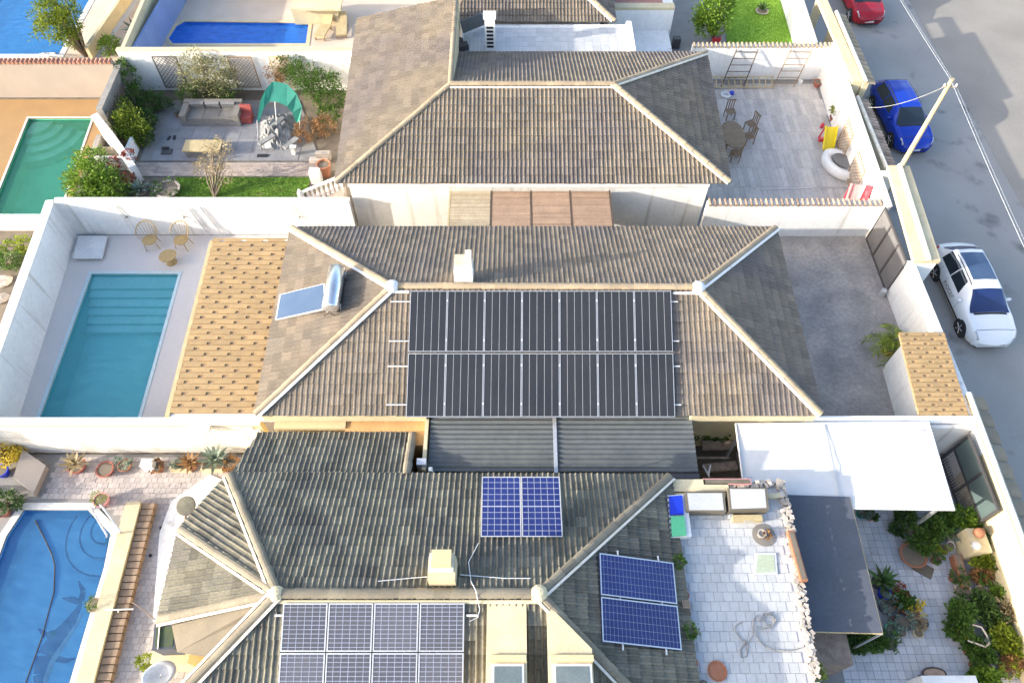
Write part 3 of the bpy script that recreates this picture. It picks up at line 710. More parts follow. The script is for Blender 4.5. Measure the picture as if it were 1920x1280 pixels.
# ------------------------------------------------------------------ the house behind
hA = thing('house', 'white house behind the central one, with a tan roof and long plain left slope', 'house', (1, 26, 0))
q = MB(); q.bx(-6.9, 8.35, 22.4, 30.8, 0, 2.9); q.bx(-6.9, -2.75, 30.8, 33.6, 0, 2.9); q.build('wall', M['white'], hA)
FL, FR, BR = V(-7.35, 22.15, 3), V(9.1, 22.15, 3), V(9.45, 31.1, 3)
RL, RR = V(-2.68, 26.6, 4.5), V(4.42, 26.6, 4.5)
r = Roof(hA, M['tileA'], tw=.364, exp=.37)
r.slope([FL, FR, RR, RL]); r.slope([BR, V(-2.66, 31.1, 3), RL, RR]); r.slope([V(-7.85, 34.0, 3), FL, RL, V(-2.75, 33.3, 4.5)]); r.slope([FR, BR, RR])
roofA = r.finish(300)
caps(roofA, RL, RR, M['cap'], .14, .42, .05); caps(roofA, FL, RL, M['cap'], .13, .42); caps(roofA, FR, RR, M['cap'], .14, .42); caps(roofA, BR, RR, M['cap'], .14, .42)
caps(roofA, V(-2.75, 33.3, 4.5), RL, M['cap'], .11, .42, .02)
strip_along(roofA, RL+V(0, -.16, -.05), RR+V(0, -.16, -.05), (0, -1, -.3), .08, M['mortar'], .08)
for a, b, sd_ in ((FR, RR, (-.7, -.7, -.1)), (BR, RR, (.75, -.6, -.1))):
    s_ = Vector(sd_).normalized()*.14; strip_along(roofA, Vector(a)+s_, Vector(b)+s_, sd_, .09, M['mortar'], .1)
MB().prism([(-2.66, 26.9), (-2.58, 26.9), (-2.6, 33.3), (-2.68, 33.3)], 2.95, 4.45).build('verge_wall', M['cream'], hA)
MB().bx(-6.9, 8.3, 22.2, 22.395, 2.7, 2.92).build('fascia', M['white'], hA)
# reed pergola between the houses
pg = thing('pergola', 'pergola of four reed panels against the white wall between the two tiled houses', 'pergola', (1, 21, 2.5))
xs = [-2.6, -.86, .8, 2.45, 4.12]
for i in range(4):
    m_ = M['reed_a'] if i == 0 else M['reed_b']
    po_ = MB().bx(xs[i]+.03, xs[i+1]-.03, 19.75, 22.1, 2.5, 2.53).build('reed_panel', M['wood_tan'], pg)
    y = 19.78; q = MB()
    while y < 22.08:
        q.box(((xs[i]+xs[i+1])/2+rng.uniform(-.01, .01), y, 2.545), (xs[i+1]-xs[i]-.1, .032, .03+rng.uniform(0, .012)), rng.uniform(-.006, .006)); y += .037
    o = q.build('reed', m_, po_); o['kind'] = 'stuff'
for x in xs: MB().bx(x-.03, x+.03, 19.7, 22.15, 2.4, 2.56).build('beam', M['wood_dark'] if x > -1 else M['wood_tan'], pg)
for x in (-2.5, 4.0): MB().bx(x-.05, x+.05, 19.75, 19.85, 0, 2.4).build('post', M['wood'], pg)

# ------------------------------------------------------------------ the near house
hC = thing('house', 'nearest house with a mossy dark tiled roof and blue grid solar panels', 'house', (-2, 5, 0))
q = MB(); q.bx(-8.2, 4.5, 1.5, 8.8, 0, 2.9); q.bx(-8.1, -3.4, 8.8, 10.4, 0, 2.35); q.build('wall', M['cream'], hC)
RL, RR = V(-6.25, 5.08, 4.45), V(.72, 5.08, 4.45)
BR, BL = V(4.95, 9.05, 3.0), V(-8.9, 9.1, 3.0)
E2, E3 = V(-9.98, 7.35, 3.0), V(-9.9, 4.75, 3.0)
FRc, FLc = V(4.95, 1.1, 3.0), V(-10.2, 1.1, 3.0)
r = Roof(hC, M['tileC'], tw=.342, exp=.35, hh=.036, lift=.06)
r.slope([BR, BL, RL, RR]); r.slope([FLc, FRc, RR, RL]); r.slope([FRc, BR, RR]); r.slope([BL, E2, RL]); r.slope([E2, E3, RL])
r.slope([V(-3.32, 10.8, 2.42), V(-8.5, 10.8, 2.42), V(-8.85, 9.12, 2.985), V(-3.32, 9.12, 2.985)])
roofC = r.finish(300, lambda p: not (p.y < 4.9 and (-6.2 < p.x < -.9)) and p.y > 2.6)
caps(roofC, RL, RR, M['capC'], .15, .45, .05)
for a, b in ((BL, RL), (BR, RR), (FRc, RR), (FLc, RL), (E2, RL), (E3, RL)): caps(roofC, a, b, M['capC'], .14, .45)
caps(roofC, V(-3.32, 10.8, 2.45), V(-3.32, 9.12, 3.01), M['capC'], .15, .42)
strip_along(roofC, RL+V(0, -.17, -.05), RR+V(0, -.17, -.05), (0, -1, -.3), .09, M['cream'], .08)
for a, b, sd_ in ((BL, RL, (-.8, -.5, -.1)), (BR, RR, (.75, -.6, -.1)), (FRc, RR, (-.7, -.7, -.1)), (FLc, RL, (-.6, .7, -.1)), (FLc, RL, (.7, -.6, -.1)), (E2, RL, (-.4, -.8, -.1)), (E3, RL, (0, -1, -.1))):
    s_ = Vector(sd_).normalized()*.14; strip_along(roofC, Vector(a)+s_, Vector(b)+s_, sd_, .07, M['mortar'], .115)
MB().lathe(RL, [(.22, -.08), (.19, .12), (.1, .2), (.01, .22)], 10).build('ridge_mortar', M['cream'], roofC)
MB().lathe(RR, [(.26, -.08), (.22, .14), (.12, .22), (.01, .24)], 10).build('ridge_mortar', M['cream'], roofC)
# rendered slab and lightwell on the left front
MB().slab([W(500, 1128, 4.3), W(515, 1135, 4.25), W(432, 1238, 3.3), W(332, 1222, 2.9), W(322, 1172, 2.9)], .2).build('rendered_slab', M['stucco_grey'], hC)
MB().bx(-10.6, -9.5, 3.9, 4.6, 0, 1.4).build('planter_wall', M['cream'], hC)
# cream dormers with skylights
for poly, sx in (([(-.66, 1.2), (.38, 1.2), (.38, 4.9), (-.66, 4.9)], (-.45, .24)), ([(.92, 1.2), (2.05, 1.2), (2.05, 3.72), (.92, 4.85)], (1.1, 1.95))):
    d = MB().prism(poly, 3.0, 4.42).build('dormer', M['cream'], hC)
    MB().bx(sx[0]-.12, sx[1]+.12, 3.42, 3.56, 4.42, 4.5).build('ledge', M['yellow_wall'], d)
    MB().bx(sx[0]-.06, sx[1]+.06, 1.6, 3.36, 4.425, 4.46).build('skylight_frame', M['white'], d)
    MB().bx(sx[0], sx[1], 1.66, 3.3, 4.462, 4.47).build('skylight', M['skylight'], d)
ch = thing('chimney', 'cream rendered chimney with a yellow cap on the mossy near roof', 'chimney', (-1.9, 5.7, 4.2))
MB().bx(-2.22, -1.5, 5.3, 5.95, 3.9, 4.95).build('stack', M['cream'], ch)
MB().bx(-2.2, -1.55, 5.5, 6.0, 4.96, 5.0).build('cap', M['mortar'], ch)
MB().bx(-2.12, -1.6, 5.6, 6.0, 5.01, 5.3).build('flue', M['yellow_wall'], ch)
# arrays of the near house
def rect(a, b, c, d, u0, u1, v0, v1):
    f = lambda u, v: Vector(a).lerp(Vector(b), u).lerp(Vector(d).lerp(Vector(c), u), v)
    return [f(u0, v0), f(u1, v0), f(u1, v1), f(u0, v1)]
ac = thing('solar_array', 'grey blue solar array of eight gridded panels on the front slope of the mossy roof', 'solar panels', (-3.6, 3.4, 4))
A_, B_, C_, D_ = V(-6.03, 2.0, 3.45), V(-1.24, 2.0, 3.45), V(-1.24, 4.83, 4.5), V(-6.05, 4.83, 4.5)
for j, (v0, v1) in enumerate(((.0, .595), (.605, 1.0))):
    for i in range(4):
        grid_panel('solar_panel', ac, rect(A_, B_, C_, D_, i/4+.003, (i+1)/4-.003, v0, v1), 6, 16 if j == 0 else 11, M['panel_grey'], M['panel_grid'], fr=.035, gw=.014)
q = MB()
for z_ in (.3, .9):
    for x in (-6.1, -1.05): q.box(A_.lerp(D_, z_)+V(x+6.05, 0, -.03), (.3, .05, .04))
q.build('rail', M['alu_white'], ac)
ab = thing('solar_array', 'small tilted blue solar array on the rear slope of the mossy roof', 'solar panels', (.3, 7.5, 4))
A_, B_, C_, D_ = V(-.9, 6.78, 4.0), V(1.46, 6.78, 4.0), V(1.4, 8.42, 4.45), V(-.89, 8.42, 4.45)
for i in range(2): grid_panel('solar_panel', ab, rect(A_, B_, C_, D_, i/2+.004, (i+1)/2-.004, 0, 1), 6, 10, M['panel_blue'], M['panel_grid'], fr=.03, gw=.014, mid=True)
for x in (-.7, .3, 1.2):
    MB().tube([V(x, 8.35, 4.4), V(x, 8.3, 3.3)], .02).build('leg', M['alu'], ab); MB().tube([V(x, 6.85, 3.97), V(x, 6.9, 3.8)], .02).build('leg', M['alu'], ab)
a2 = thing('solar_array', 'deep blue solar array on the shaded right slope of the mossy roof', 'solar panels', (3.5, 5.1, 3.6))
A_, B_, C_, D_ = V(2.38, 3.97, 4.03), V(4.6, 3.9, 3.27), V(4.67, 6.27, 3.25), V(2.46, 6.32, 4.0)
for v0, v1 in ((0, .49), (.51, 1)): grid_panel('solar_panel', a2, rect(A_, B_, C_, D_, 0, 1, v0, v1), 20, 6, M['panel_blue'], M['panel_grid'], fr=.035, gw=.008)
q = MB()
for u in (.25, .8): q.tube([A_.lerp(B_, u)-V(0, .15, .04), D_.lerp(C_, u)+V(0, .15, -.04)], .025)
q.build('rail', M['alu_white'], a2)
# thin wires over the near ridge
for lab, pts in (('thin white cable laid along the ridge of the mossy roof', [V(-3.6, 5.4, 4.5), V(-2.8, 5.5, 4.42), V(-2.3, 5.55, 4.38)]),
                 ('thin white cable from the cream chimney to the ridge and the grey blue array', [V(-.95, 6.6, 4.0), V(-1.2, 6.0, 4.2), V(-1.1, 5.4, 4.5), V(-.95, 5.1, 4.68), V(-.85, 4.7, 4.4), V(-.9, 4.5, 4.35), V(-1.1, 4.4, 4.4)]),
                 ('thin white conduit running behind the cream chimney towards the right', [V(-1.4, 5.6, 4.4), V(-.2, 5.5, 4.42), V(.5, 5.5, 4.42)])):
    tag(MB().tube(pts, .012, 5).build('cable', M['alu_white']), lab, 'cable')

# upper house
hD = thing('house', 'tiled house at the top edge behind a white roof terrace', 'house', (1, 38, 0))
MB().bx(-2.9, 4.6, 34.6, 41, 0, 2.9).build('wall', M['white'], hD)
r = Roof(hD, M['tileB'], tw=.35, exp=.38)
r.slope([V(-3.2, 33.75, 3), V(5.25, 33.75, 3), V(1.9, 37.3, 4.3), V(-1.0, 37.3, 4.3)]); r.slope([V(5.25, 33.75, 3), V(5.25, 41, 3), V(1.9, 37.3, 4.3)]); r.slope([V(-3.2, 41, 3), V(-3.2, 33.75, 3), V(-1.0, 37.3, 4.3)])
roofD = r.finish(200); caps(roofD, V(5.25, 33.75, 3), V(1.9, 37.3, 4.3), M['cap']); strip_along(roofD, V(5.1, 33.7, 3), V(1.75, 37.25, 4.3), (-.7, -.7, -.1), .1, M['white'], .08)
te = thing('roof_terrace', 'pale tiled roof terrace between the tan roof and the house at the top edge', 'terrace', (2, 32.5, 0))
fl = MB().bx(-2.5, 5.95, 31.25, 33.7, 0, 2.86).build('terrace_block', M['white'], te)
tiles(fl, 'floor_tile', [(-2.4, 31.4), (5.8, 31.4), (5.8, 33.65), (-2.4, 33.65)], .4, .4, .012, 2.861, .012, M['tile_blue'], stagger=0)
MB().bx(5.8, 6.05, 31.25, 33.75, 2.86, 3.02).build('parapet', M['white'], te)
an = thing('annex', 'white annex with a red terrace floor at the top edge', 'building', (7, 38, 0))
MB().prism([(5.3, 36.3), (8.75, 36.3), (8.85, 42), (5.3, 42)], 0, 2.05).build('wall', M['white'], an)
fl = MB().prism([(5.6, 36.8), (8.2, 36.8), (8.2, 42), (5.6, 42)], 2.05, 2.07).build('floor', M['red_floor'], an)
tiles(fl, 'floor_tile', [(5.6, 36.85), (8.2, 36.85), (8.2, 40.5), (5.6, 40.5)], .33, .33, .012, 2.072, .01, M['red_floor'], stagger=0)
MB().prism([(5.3, 36.3), (8.75, 36.3), (8.76, 36.75), (5.3, 36.75)], 2.05, 2.2).build('parapet', M['cream'], an)
MB().bx(6.0, 8.6, 34.0, 36.29, 0, .9).build('side_block', M['white'], an)
sc_ = thing('chimney', 'white chimney with dark louvres on the terrace at the top', 'chimney', (-1.05, 31.6, 2.9))
MB().bx(-1.3, -.82, 31.45, 31.9, 2.87, 4.55).build('stack', M['white'], sc_)
for i in range(6): MB().bx(-1.22, -.9, 31.43, 31.46, 3.05+i*.2, 3.16+i*.2).build('louvre', M['black'], sc_)
MB().bx(-1.36, -.76, 31.4, 31.95, 4.55, 4.65).build('cap', M['white'], sc_)
st = thing('solar_collector', 'old grey gridded solar collector leaning on the terrace beside the white louvred chimney', 'solar panel', (-2, 32.6, 2.9))
grid_panel('solar_panel', st, [W(868, 62, 3.0), W(908, 46, 3.0), W(902, 24, 4.0), W(862, 40, 4.0)], 9, 6, M['corr'], M['alu'], fr=.05, gw=.03)
MB().tube([W(866, 40, 3.9), W(866, 50, 2.9)], .03).build('leg', M['alu'], st); MB().tube([W(904, 26, 3.9), W(906, 36, 2.9)], .03).build('leg', M['alu'], st)
tag(MB().box(W(868, 88, 3.0), (.5, .4, .3), .3).box(W(858, 78, 3.05), (.3, .5, .4), .8).build('crate', M['metal_dark']), 'dark crate in the corner of the terrace against the tan roof', 'crate')

# ------------------------------------------------------------------ boundary walls
def wall(name, label, a, b, h, th, m, cap=None, capm=None, z0=0, parts=None):
    a, b = Vector((a[0], a[1], 0)), Vector((b[0], b[1], 0)); d = (b-a).normalized(); s_ = V(d.y, -d.x, 0)*th/2
    t = thing(name, label, 'wall', (a+b)/2)
    q = MB(); q.hexa([a+s_+V(0, 0, z0), b+s_+V(0, 0, z0), b-s_+V(0, 0, z0), a-s_+V(0, 0, z0)], [a+s_+V(0, 0, h), b+s_+V(0, 0, h), b-s_+V(0, 0, h), a-s_+V(0, 0, h)]); q.build('wall_body', m, t)
    if cap == 'tile':
        L_ = (b-a).length; n = int(L_/.22); base = None
        for i in range(n):
            p = a+d*((i+.5)*L_/n)+V(0, 0, h)
            if base is None:
                q = MB(); q.lathe((0, 0, 0), [(.075, -th*.8), (.075, th*.8)], 8, Matrix.Rotation(R_(90), 3, 'X')); base = q.build('coping_tile', capm, t, M=Matrix.Translation(p) @ Matrix.Rotation(math.atan2(d.y, d.x), 4, 'Z'))
            else: link('coping_tile', base.data, t, Matrix.Translation(p+V(0, 0, rng.uniform(-.01, .01))) @ Matrix.Rotation(math.atan2(d.y, d.x)+rng.uniform(-.05, .05), 4, 'Z'))
    if cap == 'flat':
        q = MB(); s2 = s_*1.25; q.hexa([a+s2+V(0, 0, h), b+s2+V(0, 0, h), b-s2+V(0, 0, h), a-s2+V(0, 0, h)], [a+s2+V(0, 0, h+.05), b+s2+V(0, 0, h+.05), b-s2+V(0, 0, h+.05), a-s2+V(0, 0, h+.05)]); q.build('coping', capm or m, t)
    return t
wall('garden_wall', 'tall white wall along the left side of the teal pool deck', (-19.75, 22.1), (-18.6, 10.9), 2.0, .3, M['white'], 'flat')
wall('garden_wall', 'long white wall behind the rattan chairs on the pool deck', (-19.6, 22.1), (-6.95, 22.1), 2.0, .25, M['white'], 'flat')
wall('garden_wall', 'white wall with a brown tile edge between the wood tile patio and the driveway', (8.36, 22.0), (15.85, 22.0), 2.0, .22, M['white'], 'tile', M['stone_brown'])
bw = wall('garden_wall', 'white painted block wall above the row of pots by the tiled deck', (-22, 11.4), (-8.6, 11.4), 2.2, .22, M['cream'], 'flat', M['white'])
q = MB().box((0, 0, 0), (.39, .03, .19)); base = None; n_ = 0
for j in range(10):
    for i in range(29):
        x = -18.9+i*.4+(.2 if j % 2 else 0)*0+.2*(j % 2)
        if x > -8.8: continue
        p = V(x, 11.282+rng.uniform(-.004, .004), .11+j*.205)
        if base is None: base = q.build('block', M['whitew'], bw, M=Matrix.Translation(p))
        else: link('block', base.data, bw, Matrix.Translation(p))
wall('garden_wall', 'white wall between the driveway and the large white awning', (10.05, 11.5), (15.9, 11.5), 2.15, .2, M['white'], 'flat')
wall('street_wall', 'white street wall beside the parked white car', (15.98, 18.7), (15.98, 9.4), 2.0, .22, M['white'], 'flat')
wall('street_wall', 'white street wall of the wood tile patio beside the blue car', (16.55, 33.4), (16.0, 21.75), 2.0, .26, M['white'], 'flat')
wall('garden_wall', 'white wall with tiled edge between the patio with ladders and the bright upper lawn', (9.3, 33.25), (16.5, 33.25), 2.0, .2, M['white'], 'tile', M['cap'])
wall('garden_wall', 'white rear wall of the planted garden with lattice panels', (-19.95, 32.35), (-6.9, 32.35), 2.35, .2, M['white'], 'flat', M['cream'])
wall('garden_wall', 'dark topped boundary wall between the orange deck and the planted garden', (-19.9, 32.25), (-19.75, 28.3), 1.9, .3, M['greywall'])
wall('garden_wall', 'low grey wall under the bright hedge shrub beside the green pool', (-20.4, 28.2), (-20.0, 23.2), .45, .25, M['greywall'])
wall('garden_wall', 'pinkish wall with a red tile edge behind the orange deck', (-32, 31.75), (-20.1, 31.75), 2.1, .22, M['pink'], 'tile', M['brick'])
wall('garden_wall', 'cream wall running up between the two blue pools', (-20.0, 32.6), (-20.6, 46), 2.0, .2, M['cream'])
wall('garden_wall', 'low cream wall left of the pale path by the bright blue pool', (-23.2, 35.0), (-22.4, 45), .7, .2, M['cream'])
wall('garden_wall', 'blue painted wall behind the cactus by the narrow deep blue pool', (-19.85, 33.4), (-19.3, 44), 1.6, .12, M['blue_wall'])
wall('garden_wall', 'white kerb wall of the upper lawn near the street', (15.75, 33.4), (16.3, 46), 2.0, .12, M['white'])
wall('garden_wall', 'short white wall in front of the green pool', (-26, 22.4), (-19.9, 22.4), .7, .35, M['white'])
wall('garden_wall', 'cream boundary wall behind the potted plants at the lower right', (15.9, 7.3), (15.6, 1), 1.1, .25, M['cream'])

# ------------------------------------------------------------------ plants
def foliage(blobs, n, leaf, wd=.5, up=.4):
    """leaves spread through the given ellipsoids (centre, radii), denser in clumps near the outside"""
    q = MB(); vol = [b[1][0]*b[1][1]*b[1][2] for b in blobs]; tot = sum(vol)
    for (c, rad), v in zip(blobs, vol):
        c = Vector(c); k = max(6, int(n*1.9*v/tot)); clumps = max(3, k//14)
        for _ in range(clumps):
            while True:
                d = V(rng.uniform(-1, 1), rng.uniform(-1, 1), rng.uniform(-.8, 1))
                if .05 < d.length < 1: break
            d = d.normalized()*(d.length**.45)*rng.uniform(.75, 1.12); cc = c+V(d.x*rad[0], d.y*rad[1], d.z*rad[2]); cr = min(rad)*.34
            for _ in range(14):
                p = cc+V(rng.gauss(0, cr*.6), rng.gauss(0, cr*.6), rng.gauss(0, cr*.5))
                dr = ((p-c).normalized()+V(rng.uniform(-1, 1), rng.uniform(-1, 1), rng.uniform(-.6, 1))*.9).normalized()
                L_ = leaf*rng.uniform(.6, 1.3); q.leaf(p, dr, V(rng.uniform(-.5, .5), rng.uniform(-.5, .5), 1), L_, L_*wd)
    return q
def stems(base, tips, r):
    q = MB()
    for t in tips:
        t = Vector(t); m = Vector(base).lerp(t, .5)+V(rng.uniform(-.08, .08), rng.uniform(-.08, .08), .05); q.tube([base, m, t], [r, r*.75, r*.35], 5)
    return q
def shrub(name, label, cat, base, blobs, n, leaf, m, wd=.5, group=None, trunk_r=.04, part=('trunk', 'crown')):
    t = thing(name, label, cat, base, group)
    tips = [Vector(b[0])+V(rng.uniform(-.5, .5)*b[1][0], rng.uniform(-.5, .5)*b[1][1], b[1][2]*.2) for b in blobs for _ in range(2)]
    stems(base, tips, trunk_r).build(part[0], M['bark'], t)
    foliage(blobs, n, leaf, wd).build(part[1], m if isinstance(m, list) else [m], t)
    return t
def B(px, py, z, rx, ry=None, rz=None): return (W(px, py, z), (rx, ry or rx, rz or rx*.8))
def pot_plant(label, base, r, h, potm, leafm, kind='bush', ph=None, n=150, leaf=.09, name='potted_plant', cat='potted plant', group=None, round_=True):
    t = thing(name, label, cat, base, group); b = Vector(base)
    if round_:
        MB().lathe(b, [(r*.68, 0), (r*.98, h*.85), (r*1.08, h*.86), (r*1.08, h), (r*.92, h), (r*.88, h*.88)], 14).build('pot', potm, t)
        MB().lathe(b, [(r*.89, h*.86), (r*.86, h*.9)], 12).build('soil', M['soil'], t)
    else:
        q = MB(); q.hexa([b+V(x*r*.9, y*h*.9, 0) for x, y in ((-1, -1), (1, -1), (1, 1), (-1, 1))], [b+V(x*r, y*h, .3) for x, y in ((-1, -1), (1, -1), (1, 1), (-1, 1))]); q.build('pot', potm, t)
        MB().box(b+V(0, 0, .301), (r*1.8, h*1.8, .01)).build('soil', M['soil'], t); h = .3; r = min(r, .25)
    if kind == 'none': return t
    ph = ph or r*1.6; top = b+V(0, 0, h)
    if kind == 'bush': q = foliage([(top+V(0, 0, ph*.5), (r*1.25, r*1.25, ph*.55))], n, leaf, .55)
    elif kind == 'ball': q = foliage([(top+V(0, 0, ph*.45), (r*1.0, r*1.0, ph*.5))], n, leaf*.7, .5)
    elif kind == 'aloe':
        q = MB()
        for k in range(20):
            a = k*2.4; e = .25+.9*(k/20); d = V(math.cos(a)*math.cos(e), math.sin(a)*math.cos(e), math.sin(e)); q.leaf(top, d, V(0, 0, 1), ph*1.2, ph*.26)
    elif kind == 'palm':
        q = MB()
        for k in range(13):
            a = k*2.4+rng.uniform(-.2, .2); e = .35+.08*(k % 7); pts = [top+V(0, 0, ph*.3)]
            d = V(math.cos(a), math.sin(a), 0); L_ = ph*rng.uniform(.8, 1.1)
            for s_ in range(1, 9):
                f = s_/8; pts.append(top+V(0, 0, ph*.3)+d*L_*f+V(0, 0, L_*(1.2*f*math.sin(e)-1.0*f*f)))
            q.tube(pts, .012, 4)
            for s_ in range(1, 8):
                tt = (pts[s_+1]-pts[s_]).normalized(); sd_ = tt.cross(V(0, 0, 1)).normalized()
                for sg in (-1, 1): q.leaf(pts[s_], (sd_*sg+tt*.9-V(0, 0, .25)).normalized(), V(0, 0, 1), ph*.36, ph*.06)
    q.build('plant', leafm, t)
    return t

# upper left garden
shrub('tree', 'leaning yellow green tree beside the bright blue pool', 'tree', W(162, 106), [B(100, 52, 1.7, .95, .8, .7), B(125, 40, 1.9, .8, .8, .6), B(90, 25, 2.1, .8, .8, .6), B(110, 5, 2.3, .9, .7, .6), B(130, 75, 1.3, .5, .4, .4)], 2600, .17, M['leaf_y'], .35, trunk_r=.1)
shrub('shrub', 'small round green shrub at the end of the pale path', 'shrub', W(207, 98), [B(206, 86, .5, .55, .5, .45)], 420, .14, M['leaf_b'])
pot_plant('blue leaved agave by the blue painted wall', W(262, 72), .3, .25, M['terracotta'], M['leaf_g'], 'aloe', .8)
shrub('shrub', 'dark drooping shrub beside the narrow deep blue pool', 'shrub', W(288, 74), [B(282, 52, .6, .35, .5, .4), B(290, 68, .3, .4, .3, .3)], 300, .15, M['leaf_d'])
shrub('shrub', 'bright hedge shrub at the lower corner of the green pool', 'shrub', W(180, 372), [B(165, 330, .7, 1.0, .8, .6), B(195, 345, .6, .9, .7, .55), B(150, 352, .6, .7, .5, .5), B(172, 298, .7, .7, .6, .5), B(215, 360, .4, .7, .4, .4)], 2600, .15, [M['leaf_b']])
shrub('shrub', 'rounded yellow green shrub behind the white stepped wall', 'shrub', W(245, 265), [B(243, 232, .9, .8, .7, .7), B(228, 205, 1.0, .6, .6, .5), B(255, 252, .6, .6, .5, .5)], 1500, .14, M['leaf_y'])
shrub('shrub', 'dark green shrub in the shade left of the slate paving', 'shrub', W(285, 215), [B(280, 195, .5, .6, .6, .45), B(275, 225, .5, .45, .6, .4), B(272, 255, .4, .4, .5, .35), B(300, 188, .5, .6, .4, .4)], 1100, .13, M['leaf_d'])
shrub('climber', 'green climbing plant in the far left corner of the planted garden', 'climbing plant', W(262, 195), [B(232, 130, 1.6, .35, .5, .5), B(245, 150, 1.3, .35, .5, .5), B(258, 178, .9, .4, .4, .5)], 600, .13, M['leaf'])
shrub('shrub', 'large pale flowering shrub between the black lattice and the brown lattice', 'shrub', W(395, 192), [B(365, 115, 1.9, .9, .6, .6), B(400, 130, 1.6, 1.0, .6, .7), B(355, 155, 1.1, .7, .5, .6), B(420, 150, 1.2, .8, .5, .6), B(385, 170, .7, 1.0, .5, .5)], 2200, .12, M['flower_w'])
shrub('shrub', 'low dark green shrub behind the wicker sofa', 'shrub', W(400, 192), [B(372, 168, .7, .7, .4, .4), B(420, 172, .6, .8, .4, .4), B(350, 178, .6, .5, .4, .4)], 900, .12, M['leaf'])
shrub('shrub', 'broad green shrub hanging over the garden beside the long tan roof', 'shrub', W(600, 205), [B(600, 160, 1.2, 1.0, .7, .7), B(570, 140, 1.5, .9, .6, .6), B(622, 185, .9, .8, .6, .6), B(545, 118, 1.7, .7, .4, .5), B(615, 215, .5, .6, .5, .4)], 2600, .13, M['leaf'])
shrub('shrub', 'rust brown dried shrub beside the grey sheeting', 'shrub', W(590, 262), [B(580, 240, .5, .7, .5, .4), B(610, 235, .5, .6, .5, .4), B(565, 255, .3, .5, .4, .3)], 900, .11, M['leaf_o'])
shrub('shrub', 'rust flowered climber against the rear garden wall', 'shrub', W(535, 165), [B(530, 118, 1.6, .6, .35, .5), B(515, 140, 1.2, .5, .35, .5)], 600, .1, M['leaf_o'])
shrub('tree', 'small bare tree with pale buds on the lawn', 'tree', W(402, 371), [B(395, 300, 1.1, .65, .6, .6), B(415, 285, 1.4, .6, .5, .5), B(385, 320, .9, .5, .5, .45), B(420, 325, .9, .5, .5, .45), B(400, 270, 1.5, .4, .4, .4)], 800, .085, M['leaf_t'], .6, trunk_r=.05)
pot_plant('grey green agave at the left end of the lawn', W(266, 362), .25, .12, M['stone_white'], M['leaf_g'], 'aloe', .55)
pot_plant('round white rimmed bowl of succulents beside the lawn', W(318, 362), .55, .3, M['stone_white'], M['leaf_d'], 'bush', .25, 160, .1)
shrub('shrub', 'pale grey low plant beside the round bowl', 'shrub', W(292, 366), [B(292, 356, .2, .4, .3, .2)], 200, .1, M['leaf_g'])
shrub('shrub', 'low dark plants along the white wall under the bright hedge shrub', 'shrub', W(232, 370), [B(230, 360, .3, .6, .3, .3)], 300, .1, M['leaf_d'])
shrub('shrub', 'yellow green bush by the wall left of the teal pool plot', 'shrub', W(45, 470), [B(48, 458, .5, .45, .4, .4), B(20, 462, .4, .5, .3, .3)], 400, .12, M['leaf_y'])
shrub('shrub', 'green bush among stones at the left edge', 'shrub', W(20, 500), [B(18, 488, .4, .55, .4, .35)], 400, .12, M['leaf'])
def rock(label, p, r):
    q = MB(); n = 7; q.lathe(p, [(r, 0), (r*rng.uniform(.85, 1.1), r*.3), (r*.6, r*.6), (r*.2, r*.7)], 8); 
    for i, v in enumerate(q.v): q.v[i] = (v[0]+rng.uniform(-.12, .12)*r, v[1]+rng.uniform(-.12, .12)*r, v[2]+rng.uniform(-.08, .08)*r)
    return tag(q.build('rock', M['stone_white']), label, 'rock')
rock('pale rock below the green bush at the left edge', W(8, 528), .35); rock('white stone between the two bushes at the left edge', W(30, 478), .22); rock('small tan rock lowest at the left edge', W(6, 560), .28)
# lattices
def lattice(label, a, b, z0, z1, m, fm):
    t = thing('lattice_panel', label, 'lattice', (Vector(a)+Vector(b))/2); a = Vector((a[0], a[1], 0)); b = Vector((b[0], b[1], 0)); L_ = (b-a).length; h = z1-z0; d = (b-a).normalized()
    q = MB()
    for p0, p1 in ((a+V(0, 0, z0), b+V(0, 0, z0)), (a+V(0, 0, z1), b+V(0, 0, z1)), (a+V(0, 0, z0), a+V(0, 0, z1)), (b+V(0, 0, z0), b+V(0, 0, z1))): q.tube([p0, p1], .03, 4)
    q.build('frame', fm, t); q = MB(); st_ = .2; k = -h
    while k < L_:
        for sg in (1, -1):
            u0, u1 = max(0, k), min(L_, k+h)
            if u1 > u0+.02:
                w0, w1 = (u0-k, u1-k) if sg > 0 else (h-(u0-k), h-(u1-k))
                q.tube([a+d*u0+V(0, -.01*sg, z0+w0), a+d*u1+V(0, -.01*sg, z0+w1)], .014, 4)
        k += st_
    q.build('slat', m, t)['kind'] = 'stuff'; return t
lattice('black lattice panel on the rear wall at the left of the pale shrub', (-18.2, 32.1), (-17.0, 32.1), .3, 2.1, M['wood_dark'], M['black'])
lattice('brown lattice panel on the rear wall behind the wicker sofa', (-14.4, 32.1), (-13.2, 32.1), .3, 2.1, M['wood'], M['wood'])
lattice('tan lattice panel on the rear wall behind the green canopy', (-12.3, 32.1), (-11.4, 32.1), .3, 2.1, M['wood_tan'], M['wood_tan'])
for k, (pa, lab) in enumerate((((-19.45, 30.6), 'upper dark lattice frame on the side wall of the planted garden'), ((-19.4, 29.2), 'lower dark lattice frame on the side wall of the planted garden'))):
    lattice(lab, pa, (pa[0]+.02, pa[1]-1.1), .4, 1.7, M['wood_dark'], M['wood_dark'])
